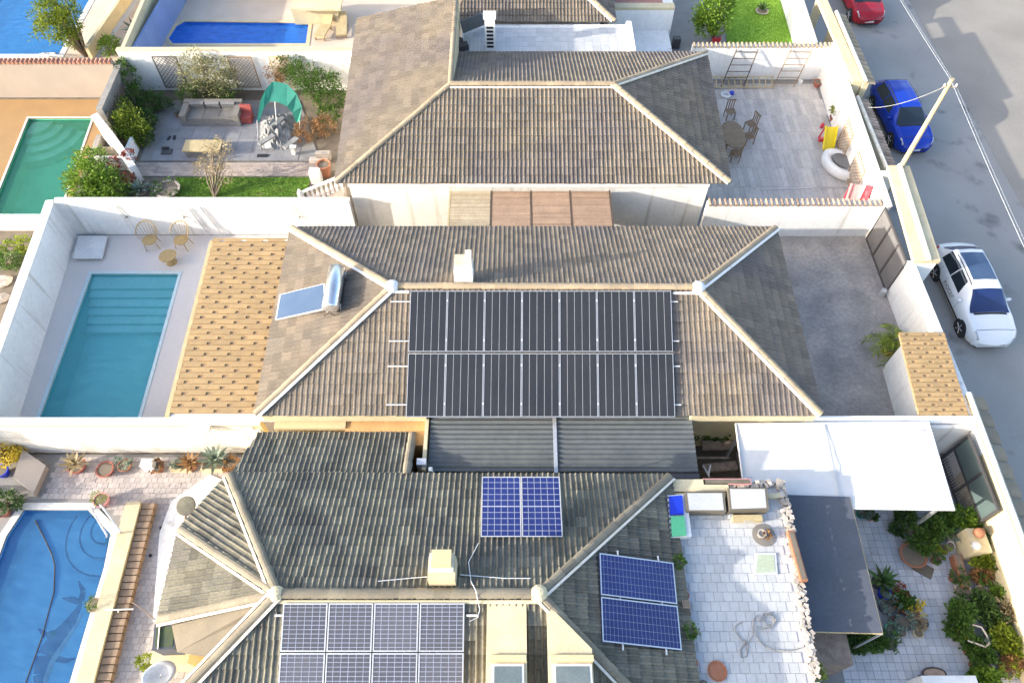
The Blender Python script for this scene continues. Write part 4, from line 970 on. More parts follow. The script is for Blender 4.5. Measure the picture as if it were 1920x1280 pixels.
# sofa
so = thing('garden_sofa', 'large grey wicker corner sofa with taupe cushions on the slate paving', 'sofa', W(400, 225))
x0, x1, y0, y1 = -16.7, -13.75, 29.35, 30.6
MB().bx(x0, x1, y0, y1, 0, .3).build('base', M['wicker'], so)
q = MB().bx(x0, x1, y1-.24, y1, .301, .72); q.bx(x0, x0+.3, y0, y1-.245, .301, .66); q.bx(x1-.3, x1, y0, y1-.245, .301, .66); q.build('backrest', M['cushion'], so)
for i in range(3): MB().bx(x0+.32+i*.79, x0+1.09+i*.79, y0+.05, y1-.26, .302, .44).build('seat_cushion', M['cushion'], so)
for i in range(3): MB().box((x0+.7+i*.79, y1-.33, .6), (.7, .16, .32), M=Matrix.Rotation(.25, 4, 'X')).build('back_cushion', M['wicker'], so)
t = thing('garden_armchair', 'red cushioned chair at the right end of the wicker sofa', 'chair', W(465, 228))
b = W(465, 226); MB().box(b+V(0, 0, .2), (.55, .55, .4)).build('seat', M['red_cloth'], t); MB().box(b+V(0, .25, .55), (.55, .14, .4), M=Matrix.Rotation(-.2, 4, 'X')).build('backrest', M['red_cloth'], t)
for x in (-.24, .24):
    MB().box(b+V(x, -.2, .05), (.05, .05, .12)).build('leg', M['wood_dark'], t)
t = thing('coffee_table', 'low dark wicker table with a tan top on the slate paving', 'table', W(378, 285))
a = W(347, 262, .45); MB().bx(-16.0, -14.2, 27.0, 27.8, .38, .46).build('table_top', M['wood_tan'], t); MB().bx(-15.9, -14.3, 27.05, 27.75, .06, .38).build('base', M['wicker'], t)
for x in (-15.85, -14.35):
    for y in (27.1, 27.7): MB().bx(x-.04, x+.04, y-.04, y+.04, 0, .06).build('leg', M['wood_dark'], t)
tag(MB().box(W(313, 285, .03), (.5, .35, .06), .05).box(W(310, 277, .1), (.35, .08, .1), .05).build('floor_grate', M['metal_dark']), 'dark metal grate box lying on the slate paving left of the low table', 'grate')
t = thing('sandals', 'pair of dark sandals on the slate paving', 'sandals', W(322, 258)); MB().box(W(317, 259, .03), (.1, .28, .05), -.2).build('sandal', M['black'], t); MB().box(W(327, 258, .03), (.12, .28, .05), .1).build('sandal', M['black'], t)
t = pot_plant('small mint potted plant left of the wicker sofa', W(335, 218), .16, .2, M['terracotta'], M['leaf_g'], 'bush', .35, 90, .09)
# green canopy and grey sheeting
cn = thing('canopy', 'crumpled teal green canopy over stacked garden things', 'canopy', W(525, 230))
top = V(-11.15, 29.9, 2.1); rim = [W(484, 195, 1.75), W(482, 228, 1.0), W(500, 190, 1.7), W(520, 192, 1.65), W(540, 208, 1.35), W(556, 226, .9), W(566, 205, 1.2), W(558, 175, 1.7), W(548, 160, 1.9)]
q = MB(); L1 = [W(512, 152, 2.15), W(538, 158, 2.1), W(556, 176, 1.95), W(566, 200, 1.55), W(562, 226, 1.0)]; L2 = [W(506, 190, 1.7), W(522, 192, 1.7), W(538, 200, 1.6), W(548, 212, 1.3), W(556, 232, .75)]
for i in range(4): q.quad(L1[i], L1[i+1], L2[i+1], L2[i])
q.build('canopy_panel', M['tarp_green'], cn)
q = MB(); L3 = [W(512, 152, 2.15), W(498, 168, 2.05), W(488, 190, 1.8), W(482, 225, 1.2)]; L4 = [W(506, 190, 1.7), W(500, 196, 1.6), W(494, 205, 1.45), W(485, 230, 1.1)]
for i in range(3): q.quad(L3[i], L4[i], L4[i+1], L3[i+1])
q.build('canopy_panel', M['tarp_green'], cn)
q = MB()
for p0, p1 in ((W(512, 152, 2.15), W(520, 250, 0)), (W(562, 226, 1.0), W(562, 255, 0)), (W(482, 225, 1.2), W(484, 262, 0))): q.tube([p0, p1], .025, 6)
q.build('frame_tube', M['alu'], cn)
tag_ = thing('garden_sheeting', 'heap of grey and white sheeting under the green canopy', 'sheeting', W(520, 265))
q = MB(); nx, ny = 22, 16; g = []
for j in range(ny):
    for i in range(nx):
        p = W(488+i*3.4+rng.uniform(-1, 1), 215+j*4.4+rng.uniform(-1, 1), 0); f = math.sin(i/(nx-1)*math.pi)*math.sin(j/(ny-1)*math.pi)
        p.z = .03+f*.5+rng.uniform(-.1, .13)*(f+.25); g.append(p)
q.add(g, [(j*nx+i, j*nx+i+1, (j+1)*nx+i+1, (j+1)*nx+i) for j in range(ny-1) for i in range(nx-1)]); q.build('sheet', M['tarp_silver'], tag_)
for c in ((520, 230, 230, .3), (500, 262, 40, .2), (545, 268, 10, .2)):
    p = W(c[0], c[1], .5); MB().box(p, (.9, .25, .08), c[2]*.1).build('folded_sheet', M['tarp_silver'], tag_)
tag(MB().box(W(549, 282, .25), (.16, .16, .5)).box(W(549, 275, .52), (.3, .2, .05)).build('garden_stand', M['plastic_white']), 'small white stand at the right foot of the grey sheeting', 'stand')
tag(MB().box(W(502, 272, .2), (.3, .5, .06), .3, None).box(W(500, 270, .1), (.06, .06, .2)).build('garden_stool', M['plastic_white']), 'low white stool in front of the grey sheeting', 'stool')
tag(MB().box(W(492, 292, .03), (.5, .18, .05)).build('floor_mat', M['black']), 'small black mat at the edge of the slate paving', 'mat')
# stepped white wall with red flowers
sw = thing('stepped_wall', 'white stepped wall with planter openings and red flowers beside the green pool', 'wall', W(215, 280))
pts = [(W(176, 214, 1.75), 1.75), (W(205, 250, 1.4), 1.4), (W(230, 285, 1.2), 1.2), (W(248, 312, .95), .95)]
for (a, h), (b, h2) in zip(pts, pts[1:]):
    a = V(a.x, a.y, 0); b = V(b.x, b.y, 0); d = (b-a).normalized(); s_ = V(d.y, -d.x, 0)*.16
    MB().hexa([a+s_, b+s_, b-s_, a-s_], [x+V(0, 0, hh) for x, hh in ((a+s_, h), (b+s_, h2), (b-s_, h2), (a-s_, h))]).build('wall_section', M['white'], sw)
b = W(213, 318); MB().bx(b.x-.55, b.x+.85, b.y-.06, b.y+.06, 0, .8).build('planter_front', M['white'], sw); MB().bx(b.x+.72, b.x+.85, b.y+.065, b.y+1.4, 0, .8).build('planter_side', M['white'], sw)
MB().bx(b.x-.55, b.x+.71, b.y+.065, b.y+.9, 0, .62).build('planter_soil', M['soil'], sw)
for k, (px, py, z) in enumerate(((212, 305, .75), (243, 290, 1.15), (242, 333, .5))): foliage([(W(px, py, z), (.32, .3, .2))], 130, .09, .7).build('flower_bed', M['leaf_r'], sw)
# balustrade and terracotta by the house corner
bl = thing('balustrade', 'short white balustrade stair rail at the left corner of the house behind', 'balustrade', W(600, 365))
a, b = W(562, 362, .85), W(640, 330, 1.6); a0 = V(a.x, a.y, 0)
MB().tube([a, b], .07, 6).build('handrail', M['white'], bl); n = 9
for i in range(n):
    p = a.lerp(b, (i+.5)/n); MB().lathe(V(p.x, p.y, p.z-.72), [(.07, 0), (.04, .1), (.085, .28), (.04, .5), (.07, .68)], 8).build('baluster', M['white'], bl)
MB().lathe(V(a.x, a.y, 0), [(.13, 0), (.13, .85), (.09, .95), (.02, 1.1)], 10).build('newel', M['white'], bl)
st = [MB().hexa([V(a.x+.25*i, 22.9, 0), V(a.x+.25*i+.25, 22.9, 0), V(a.x+.25*i+.25, 24.2, 0), V(a.x+.25*i, 24.2, 0)], [V(a.x+.25*i, 22.9, .1+.1*i), V(a.x+.25*i+.25, 22.9, .1+.1*i), V(a.x+.25*i+.25, 24.2, .1+.1*i), V(a.x+.25*i, 24.2, .1+.1*i)]).build('stair_step', M['pathstone'], bl) for i in range(8)]
tag(MB().box(W(592, 330, .35), (.5, .4, .7)).build('pedestal', M['plastic_white']), 'white square pedestal beside the terracotta pot at the lawn end', 'pedestal')
pot_plant('large rust terracotta pot at the house corner beside the lawn', W(612, 328), .32, .7, M['terracotta'], M['leaf_o'], 'none')
tag(MB().box(W(606, 292, .2), (.7, .3, .4)).box(W(598, 300, .08), (.9, .3, .16)).build('stone_step', M['stone_white']), 'pale stone steps between the rust shrub and the long tan roof', 'steps')
shrub('shrub', 'low flowering plants in the bed beside the balustrade', 'shrub', W(590, 372), [B(585, 368, .15, .5, .2, .15), B(610, 372, .15, .5, .2, .15)], 200, .08, M['leaf_o'])
# tan loungers on the cream terrace of the deep blue pool
def lounger(label, p, rz):
    t = thing('sun_lounger', label, 'sun lounger', p)
    p = Vector(p); T = Matrix.Rotation(rz, 4, 'Z')
    MB().box(p+V(0, 0, .28), (.6, 1.3, .08), M=T).build('seat', M['wood_tan'], t); MB().box(p+T @ V(0, .85, .45), (.6, .6, .07), M=T @ Matrix.Rotation(.6, 4, 'X')).build('backrest', M['wood_tan'], t)
    for x in (-.25, .25):
        for y in (-.55, .55): MB().box(p+T @ V(x, y, .12), (.06, .06, .24), M=T).build('leg', M['wood'], t)
lounger('tan lounger nearest the stair end of the narrow deep blue pool', W(607, 66), -.2); lounger('tan lounger beside the long tan roof at the top', W(642, 62), .1)
tag(MB().box(W(595, 20, .5), (2.6, 1.2, 1.0)).box(W(595, 6, 1.1), (2.8, 1.4, .12)).build('garden_shelter', M['cream']), 'small cream shelter behind the narrow deep blue pool', 'shelter')
tag(MB().bx(-16.9, -12.4, 41.3, 43.5, 0, 1.2).bx(-17, -12.3, 41.2, 43.6, 1.2, 1.3).build('shed', M['pink']), 'pinkish low shed at the top left behind the narrow deep blue pool', 'shed')

# ------------------------------------------------------------------ pool deck of the central house
def rattan_chair(label, p, rz):
    t = thing('rattan_chair', label, 'chair', p, None); p = Vector(p); T = Matrix.Translation(p) @ Matrix.Rotation(rz, 4, 'Z')
    q = MB(); q.lathe((0, 0, .4), [(.1, 0), (.3, .0), (.32, .04), (.1, .05)], 12); q.build('seat', M['rattan'], t, M=T)
    q = MB()
    for k in range(11):
        a = math.pi*(k/10); q.tube([V(.3*math.cos(a), .3*math.sin(a), .43), V(.42*math.cos(a), .42*math.sin(a)+.05, .75+.2*math.sin(a)), V(.44*math.cos(a), .44*math.sin(a)+.1, .78+.3*math.sin(a))], .012, 4)
    q.tube([V(.44*math.cos(math.pi*k/10), .44*math.sin(math.pi*k/10)+.1, .78+.3*math.sin(math.pi*k/10)) for k in range(11)], .025, 6); q.build('backrest', M['rattan'], t, M=T)
    for x, y in ((-.25, -.2), (.25, -.2), (-.25, .22), (.25, .22)): MB().tube([V(x*.9, y*.9, .41), V(x*1.15, y*1.15, 0)], .018, 5).build('leg', M['rattan'], t, M=T)
rattan_chair('left rattan chair with a fan back beside the white wall of the pool deck', W(288, 462), .25); rattan_chair('right rattan chair with a fan back nearer the yellow shingle roof', W(346, 462), -.25)
t = thing('rattan_table', 'small round rattan table in front of the two rattan chairs', 'table', W(322, 492)); p = W(322, 492)
MB().lathe(p+V(0, 0, .42), [(.1, 0), (.36, 0), (.38, .03), (.36, .05), (.05, .055)], 18).build('table_top', M['rattan'], t); MB().lathe(p, [(.24, 0), (.2, .05), (.12, .25), (.24, .415)], 12).build('base', M['rattan'], t)
t = thing('pool_cover_box', 'square white hatch raised on the deck corner above the teal pool', 'hatch', W(166, 470)); c = [W(136, 484, .18), W(191, 484, .18), W(201, 442, .18), W(147, 442, .18)]
MB().slab(c, .06).build('lid', M['plastic_white'], t); MB().slab([p*1 for p in [c[0].lerp(c[2], .06), c[1].lerp(c[3], .06), c[2].lerp(c[0], .06), c[3].lerp(c[1], .06)]], .12, -.061).build('base', M['greywall'], t)
# pipes on the white wall
for lab, pts in (('thin grey drain pipe low on the white pool wall', [V(-13.9, 21.93, 1.7), V(-13.7, 21.93, .5), V(-13.6, 21.85, .1)]), ('grey pipe beside the first one on the white pool wall', [V(-13.4, 21.93, 1.8), V(-13.1, 21.93, .5), V(-13.0, 21.85, .1)]),):
    tag(MB().tube(pts, .03, 6).build('wall_pipe', M['alu']), lab, 'pipe')
for i, (px, lab) in enumerate(((218, 'leftmost rusty bracket hook on the white pool wall'), (328, 'second rusty bracket hook on the white pool wall'), (548, 'bracket hook on the white wall nearest the tiled roof corner'))):
    a = W(px, 384, 1.85); tag(MB().tube([V(a.x, 21.95, 1.85), V(a.x+.15, 21.93, 1.2)], .012, 4).box((a.x+.16, 21.92, 1.18), (.08, .06, .08)).build('wall_bracket', M['greywall']), lab, 'bracket')

# ------------------------------------------------------------------ driveway of the central house
gt = thing('driveway_gate', 'dark grey metal sliding gate of the central driveway', 'gate', (15.9, 20.2, 0))
gx = 15.86; y0, y1 = 18.65, 21.7
for z in (.08, 1.98): MB().bx(gx-.03, gx+.03, y0, y1, z-.05, z+.05).build('rail', M['metal_dark'], gt)
for i in range(4):
    y = y0+(y1-y0)*i/3; MB().bx(gx-.035, gx+.035, max(y0, y-.05), min(y1, y+.05), .131, 1.929).build('stile', M['metal_dark'], gt)
for i in range(3):
    a, b = y0+(y1-y0)*i/3+.055, y0+(y1-y0)*(i+1)/3-.055; MB().bx(gx-.012, gx+.012, a, b, .131, 1.929).build('sheet_panel', M['gatepanel'], gt)
tag(MB().lathe(W(1652, 553), [(.13, 0), (.13, .32), (.1, .38), (.02, .4)], 12).build('gate_motor', M['alu']), 'small pale gate motor at the foot of the dark driveway gate', 'gate motor')
gc = thing('gate_canopy', 'cream flat canopy with a bright ridge over the street gate behind the driveway', 'canopy', (16.7, 21.2, 2.3))
MB().hexa([V(15.95, 18.5, 2.12), V(17.0, 18.5, 2.12), V(17.45, 23.95, 2.12), V(16.5, 23.95, 2.12)], [V(15.95, 18.5, 2.3), V(17.0, 18.5, 2.3), V(17.45, 23.95, 2.3), V(16.5, 23.95, 2.3)]).build('slab', M['cream'], gc)
MB().hexa([V(16.42, 18.5, 2.302), V(16.62, 18.5, 2.302), V(17.1, 23.95, 2.302), V(16.9, 23.95, 2.302)], [V(16.47, 18.5, 2.42), V(16.57, 18.5, 2.42), V(17.05, 23.95, 2.42), V(16.95, 23.95, 2.42)]).build('ridge', M['mortar'], gc)
for y in (18.6, 23.7): MB().bx(16.0, 16.9, y-.12, y+.12, -.05, 2.12).build('pier', M['white'], gc)
def tile_canopy(label, a0, a1, b0, b1, z, m, L=.3, cm=None):
    t = thing('tiled_coping', label, 'wall coping', ((a0[0]+b1[0])/2, (a0[1]+b1[1])/2, 0))
    a0, a1, b0, b1 = [V(p[0], p[1], z) for p in (a0, a1, b0, b1)]
    low = V(0, 0, -.16)
    MB().hexa([a0+V(0, 0, -z-.05), a0.lerp(a1, .45)+V(0, 0, -z-.05), b0.lerp(b1, .45)+V(0, 0, -z-.05), b0+V(0, 0, -z-.05)], [a0-V(0, 0, .05), a0.lerp(a1, .45)-V(0, 0, .05), b0.lerp(b1, .45)-V(0, 0, .05), b0-V(0, 0, .05)]).build('wall_body', cm or M['cream'], t)
    Lt = (b0-a0).length; n = int(Lt/L); me = None
    for i in range(n):
        f0, f1 = (i+.03)/n, (i+.97)/n
        p = [a0.lerp(b0, f0), a0.lerp(b0, f1), a1.lerp(b1, f1)+low, a1.lerp(b1, f0)+low]
        c = (p[0]+p[1]+p[2]+p[3])/4
        d = (b0-a0).normalized(); s_ = (a1-a0).normalized(); wd = (a1-a0).length
        if me is None:
            q = MB(); k = 7
            for j in range(k):
                pass
            vs = []
            for sx, zz in ((0, 0.0), (wd, -.16)):
                for j in range(k):
                    an = math.pi*j/(k-1); vs.append((sx, -L*.49*math.cos(an), zz+.1*math.sin(an)))
            q.add(vs, [(j, j+1, k+j+1, k+j) for j in range(k-1)]+[tuple(range(k, 2*k))]); Mx = Matrix((s_, d, V(0, 0, 1))).transposed().to_4x4(); me = q.build('coping_tile', m, t, M=Matrix.Translation(a0.lerp(b0, (i+.5)/n)+V(0, 0, .01)) @ Mx)
        else: link('coping_tile', me.data, t, Matrix.Translation(a0.lerp(b0, (i+.5)/n)+V(0, 0, .01+rng.uniform(-.006, .006))) @ Mx)
    MB().tube([a0+V(.06, 0, .08), b0+V(.06, 0, .08)], .09, 8).build('ridge', M['mortar'], t)
    return t
tile_canopy('brown tiled wall coping beside the blue car', (16.7, 24.3), (17.35, 24.3), (16.75, 29.3), (17.4, 29.3), 1.75, M['stone_brown'], .22)
tile_canopy('bright tiled wall coping between the red and blue cars', (17.15, 29.9), (17.75, 29.9), (17.2, 35.8), (17.8, 35.8), 2.2, M['cap'], .35)
MB_ = thing('gate_canopy', 'cream canopy slab inside the bright tiled coping below the red car', 'canopy', (16.8, 33, 2.2)); MB().bx(16.62, 17.14, 30.0, 37.5, 2.02, 2.18).build('slab', M['cream'], MB_); 
for y in (30.1, 37.3): MB().bx(16.65, 17.1, y-.1, y+.1, -.05, 2.018).build('pier', M['cream'], MB_)
tile_canopy('grey tiled wall coping with white joints at the lower right street corner', (15.95, 12.5), (16.6, 12.5), (15.6, 3.0), (16.25, 3.0), 2.15, M['capC'], .62)
# house numbers on the wall top
tag(MB().box((16.1, 14.9, 1.75), (.02, .22, .14)).box((16.1, 14.6, 1.75), (.02, .22, .14)).build('letter_plate', M['metal_dark']), 'two small dark plates on the street wall beside the white car', 'plates')
# shed with shingle roof
sd2 = thing('shed', 'small white lean-to shed with a yellow brown shingle roof by the street wall', 'shed', (15, 13.2, 0))
MB().prism([(14.45, 12.0), (15.85, 12.0), (15.85, 14.9), (14.62, 14.9)], 0, 2.05).build('wall', M['white'], sd2)
shingles(sd2, [V(14.05, 11.65, 2.12), V(15.75, 11.65, 2.12), V(15.95, 14.95, 2.3), V(14.28, 14.95, 2.3)], .62, .19, M['shingle'])
pot_plant('potted palm in an orange pot at the corner of the shingle roofed shed', W(1664, 660), .3, .4, M['terracotta'], M['leaf_y'], 'palm', 1.05)
shrub('shrub', 'round green bush in the orange pot under the palm', 'shrub', W(1662, 655, .4), [B(1666, 640, .55, .28, .25, .2)], 120, .1, M['leaf'])

# ------------------------------------------------------------------ wood tile patio
def ladder_(name, label, a0, a1, b0, b1, nr, m, r=.03, cat='ladder'):
    t = thing(name, label, cat, a0); a0, a1, b0, b1 = map(Vector, (a0, a1, b0, b1))
    MB().tube([a0, a1], r, 4).build('rail', m, t); MB().tube([b0, b1], r, 4).build('rail', m, t)
    for i in range(nr):
        f = (i+.6)/nr; MB().tube([a0.lerp(a1, f), b0.lerp(b1, f)], r*.85, 4).build('rung', m, t)
ladder_('ladder', 'dark wooden ladder leaning on the patio wall nearest the roof corner', V(11.1, 32.45, 0), V(11.6, 33.1, 1.85), V(12.3, 32.45, 0), V(12.7, 33.1, 1.85), 6, M['wood_dark'])
ladder_('ladder', 'reddish wooden ladder leaning on the patio wall nearer the street', V(13.9, 32.5, 0), V(14.4, 33.1, 1.85), V(15.0, 32.5, 0), V(15.5, 33.1, 1.85), 6, M['wood'])
ladder_('ladder', 'cream ladder lying flat along the edge of the wood tile patio', W(1337, 164, .1), W(1452, 164, .1), W(1335, 144, .45), W(1452, 144, .45), 10, M['wood_tan'], .035)
tb = thing('dining_table', 'brown wooden patio table beside the shaded roof slope', 'table', W(1375, 262)); c = W(1375, 252, .74)
q = MB(); q.prism([(c.x+.62*math.cos(a)*(1 if abs(math.cos(a)) < .9 else .9), c.y+1.0*math.sin(a)) for a in [k*math.pi/9 for k in range(18)]], .7, .75); q.build('table_top', M['wood'], tb)
for x in (-.4, .4):
    for y in (-.65, .65): MB().bx(c.x+x-.04, c.x+x+.04, c.y+y-.04, c.y+y+.04, 0, .7).build('leg', M['wood'], tb)
def wood_chair(label, p, rz, m=M['wood']):
    t = thing('patio_chair', label, 'chair', p); p = Vector(p); T = Matrix.Translation(p) @ Matrix.Rotation(rz, 4, 'Z')
    q = MB()
    for k in range(5): q.box((-.2+k*.1, 0, .44), (.08, .44, .025))
    q.build('seat', m, t, M=T); q = MB()
    for k in range(4): q.box((-.18+k*.12, .24, .7), (.05, .03, .5))
    q.box((0, .24, .96), (.48, .04, .06)); q.build('backrest', m, t, M=T)
    for x in (-.2, .2):
        for y in (-.2, .23): MB().bx(x-.02, x+.02, y-.02, y+.02, 0, .427).build('leg', m, t, M=T)
wood_chair('folding wooden chair at the right side of the brown patio table', W(1400, 268), -1.3); wood_chair('wooden chair at the near end of the brown patio table', W(1376, 300), 3.0); wood_chair('wooden chair against the roof edge at the far end of the brown patio table', W(1366, 222), .1)
wood_chair('second folding chair behind the first at the right side of the brown table', W(1404, 245), -1.1)
t = thing('toy', 'green and white ring toy with a blue ball on the patio', 'toy', W(1362, 180)); MB().lathe(W(1360, 180), [(.22, .02), (.28, .08), (.22, .12), (.14, .08), (.22, .03)], 14).build('ring', M['plastic_white'], t); MB().lathe(W(1371, 178), [(.03, 0), (.13, .08), (.13, .16), (.03, .24)], 10).build('ball', M['plastic_blue'], t)
tag(MB().lathe(W(1499, 158), [(.1, 0), (.12, .2), (.05, .26)], 10).build('white_pot', M['plastic_white']), 'small white tub by the far wall of the patio', 'tub')
pot_plant('red pot in the far corner of the patio', W(1531, 162), .22, .3, M['clay_red'], M['leaf_o'], 'none')
pot_plant('olive green plant in a red pot beside the yellow slide', W(1562, 228), .25, .3, M['clay_red'], M['leaf_y'], 'bush', .5, 140, .12)
sl = thing('slide', 'yellow plastic toy slide on the patio', 'slide', W(1562, 265)); a, b, c_, d = W(1570, 238, .85), W(1548, 238, .85), W(1543, 282, .05), W(1562, 282, .05)
MB().slab([b, a, a.lerp(d, .35), b.lerp(c_, .35)], .06).build('slide_top', M['plastic_yellow'], sl); MB().slab([b.lerp(c_, .35), a.lerp(d, .35), d, c_], .06).build('chute', M['plastic_yellow'], sl)
for p0, p1 in ((a, d), (b, c_)): MB().tube([p0+V(0, 0, .06), p0.lerp(p1, .4)+V(0, 0, .1), p1+V(0, 0, .06)], .05, 6).build('side_rail', M['plastic_yellow'], sl)
for p0 in (a, b): MB().tube([p0, V(p0.x, p0.y+.2, 0)], .04, 6).build('leg', M['plastic_red'], sl)
tag(MB().box(W(1541, 262, .1), (.3, .15, .2)).lathe(W(1540, 240), [(.08, 0), (.1, .2), (.04, .3)], 8).build('small_toy', M['plastic_red']), 'dark red small toy left of the yellow slide', 'toy')
tw = thing('hot_tub', 'white oval tub with a dark opening between the yellow slide and the red toy', 'tub', W(1582, 312)); c = W(1578, 305, .4); c.z = 0; T = Matrix.Translation(c) @ Matrix.Rotation(.5, 4, 'Z') @ Matrix.Diagonal((.72, 1.05, 1, 1))
MB().lathe((0, 0, 0), [(.8, 0), (1.0, .1), (1.0, .42), (.9, .5), (.6, .48), (.55, .3)], 24).build('shell', M['plastic_white'], tw, True, T)
MB().lathe((.12, .05, 0), [(.56, .47), (.5, .482)], 20).build('cover', M['gatepanel'], tw, False, T @ Matrix.Diagonal((1.0, .9, 1.03, 1)))
py = thing('play_house', 'pink and red plastic play slide in the near street corner of the patio', 'play slide', W(1615, 365)); a, b, c_, d = W(1622, 347, 1.6), W(1596, 347, 1.5), W(1584, 382, .6), W(1606, 382, .7)
MB().slab([b, a, d, c_], .06).build('chute', M['plastic_pink'], py); e0, e1 = W(1637, 350, 1.7), W(1622, 384, .95)
MB().slab([a, e0, e1, d], .05).build('red_side', M['plastic_red'], py); MB().tube([b+V(0, 0, .1), c_+V(0, 0, .1)], .06, 6).build('side_rail', M['plastic_pink'], py); MB().tube([a+V(0, 0, .12), d+V(0, 0, .12)], .06, 6).build('side_rail', M['plastic_white'], py)
for p in (a, b, e0): MB().tube([p, V(p.x, p.y, 0)], .05, 6).build('leg', M['plastic_red'], py)
lattice('upper brown lattice on the street wall behind the yellow slide', (16.05, 27.9), (15.95, 26.6), .2, 1.7, M['wood'], M['wood']); lattice('lower brown lattice on the street wall behind the white tub', (15.92, 25.6), (15.82, 24.2), .2, 1.7, M['wood'], M['wood'])
tag(MB().tube([W(1425, 356, .03), W(1545, 352, .03), W(1600, 352, .03)], .025, 5).build('garden_pole', M['alu']), 'thin grey pole lying on the patio near the tiled wall', 'pole')
# upper lawn
shrub('tree', 'round leafy green tree beside the bright upper lawn', 'tree', W(1338, 74), [B(1335, 25, 1.6, .9, .8, .8), B(1322, 45, 1.2, .6, .6, .5), B(1350, 10, 1.8, .7, .7, .6), B(1345, 45, 1.2, .6, .5, .5)], 2000, .17, M['leaf_b'], .5, trunk_r=.08)
pot_plant('red square pot under the round leafy tree', W(1342, 76), .22, .22, M['plastic_red'], M['leaf_r'], 'none', round_=False)
pot_plant('lone dark leaved plant with a white ring on the bright lawn', W(1428, 24), .35, .12, M['stone_white'], M['leaf_d'], 'aloe', .45)
tag(MB().box(W(1268, 80, .3), (.4, .35, .6)).build('bin', M['metal_dark']), 'small dark bin at the corner of the white annex', 'bin')

# ------------------------------------------------------------------ near court: awnings, gate, terrace
aw = thing('awning', 'large white flat awning over the near driveway beside the dark barred gate', 'awning', (11, 9.8, 2.4))
edge = [(7.45, 9.1), (7.58, 11.25), (14.15, 11.3), (13.95, 8.2), (10.7, 8.25), (8.4, 8.6)]
pts = [V(x, y, 2.36) for x, y in edge]
bm = bmesh.new(); bm.faces.new([bm.verts.new(p) for p in pts]); bmesh.ops.triangulate(bm, faces=bm.faces[:])
for _ in range(4): bmesh.ops.subdivide_edges(bm, edges=bm.edges[:], cuts=1, use_grid_fill=True)
from mathutils import noise as mnoise
for v in bm.verts: v.co.z += .03*mnoise.noise(Vector((v.co.x*.9, v.co.y*2.2, 0)))+.012*mnoise.noise(Vector((v.co.x*3, v.co.y*4, 3)))-.05*math.sin(max(0, min(1, (v.co.y-8.2)/3.1))*math.pi)
bm.verts.index_update(); q = MB(); q.add([v.co.copy() for v in bm.verts], [tuple(v.index for v in f.verts) for f in bm.faces]); bm.free()
if sum((Vector(q.v[f[1]])-Vector(q.v[f[0]])).cross(Vector(q.v[f[2]])-Vector(q.v[f[0]])).z for f in q.f) < 0: q.f = [f[::-1] for f in q.f]
q.build('cover', M['tarp_white'], aw, smooth=True)
for a, b in zip(pts, pts[1:]+pts[:1]): MB().tube([a+V(0, 0, -.01), b+V(0, 0, -.01)], .03, 5).build('hem', M['tarp_white'], aw)
MB().slab([V(10.42, 8.3, 2.37), V(10.46, 8.3, 2.37), V(10.62, 11.2, 2.37), V(10.58, 11.2, 2.37)], .003, .003).build('seam', M['alu'], aw)
for x, y in ((7.7, 9.3), (13.7, 8.4), (13.9, 11.0), (7.75, 11.0), (10.6, 8.5)): MB().bx(x-.04, x+.04, y-.04, y+.04, 0, 2.34).build('post', M['alu'], aw)
ag = thing('awning', 'dark grey fabric awning over the tiled court beside the upper terrace', 'awning', (9.6, 6.6, 2.4)); q = MB(); n = 8
c = [V(8.45, 4.58, 2.38), V(10.6, 4.52, 2.4), V(10.74, 8.62, 2.4), V(8.62, 8.7, 2.38)]
q.slab(c, .03).build('fabric', M['tarp_grey'], ag)
for a, b in zip(c, c[1:]+c[:1]): MB().tube([a-V(0, 0, .03), b-V(0, 0, .03)], .03, 5).build('frame_tube', M['wood_tan'] if a.y < 4.6 else M['alu'], ag)
for p in c: MB().tube([p-V(0, 0, .05), V(p.x, p.y, 0)], .035, 6).build('post', M['alu'], ag)
g2 = thing('barred_gate', 'dark barred metal gate with teal sheet at the lower right street corner', 'gate', (15.7, 9.8, 0)); gx = 15.62; y0, y1 = 8.35, 11.0
for z in (.06, .95, 1.95): MB().bx(gx-.03, gx+.03, y0, y1, z-.04, z+.04).build('rail', M['metal_dark'], g2)
for y in (y0, (y0+y1)/2, y1): MB().bx(gx-.035, gx+.035, y-.04, y+.04, 0, 2.0).build('stile', M['metal_dark'], g2)
for i in range(26):
    y = y0+.08+i*(y1-y0-.16)/25; MB().bx(gx-.012, gx+.012, y-.012, y+.012, .101, .909).build('bar', M['alu'], g2)
for j in range(2):
    a = y0+.05+j*(y1-y0)/2; MB().bx(gx+.0, gx+.015, a, a+(y1-y0)/2-.1, .991, 1.909).build('teal_sheet', M['gateteal'], g2)
wall('garden_wall', 'short white wall stub between the white awning and the barred gate', (14.4, 11.3), (15.85, 11.3), 2.05, .12, M['white'])
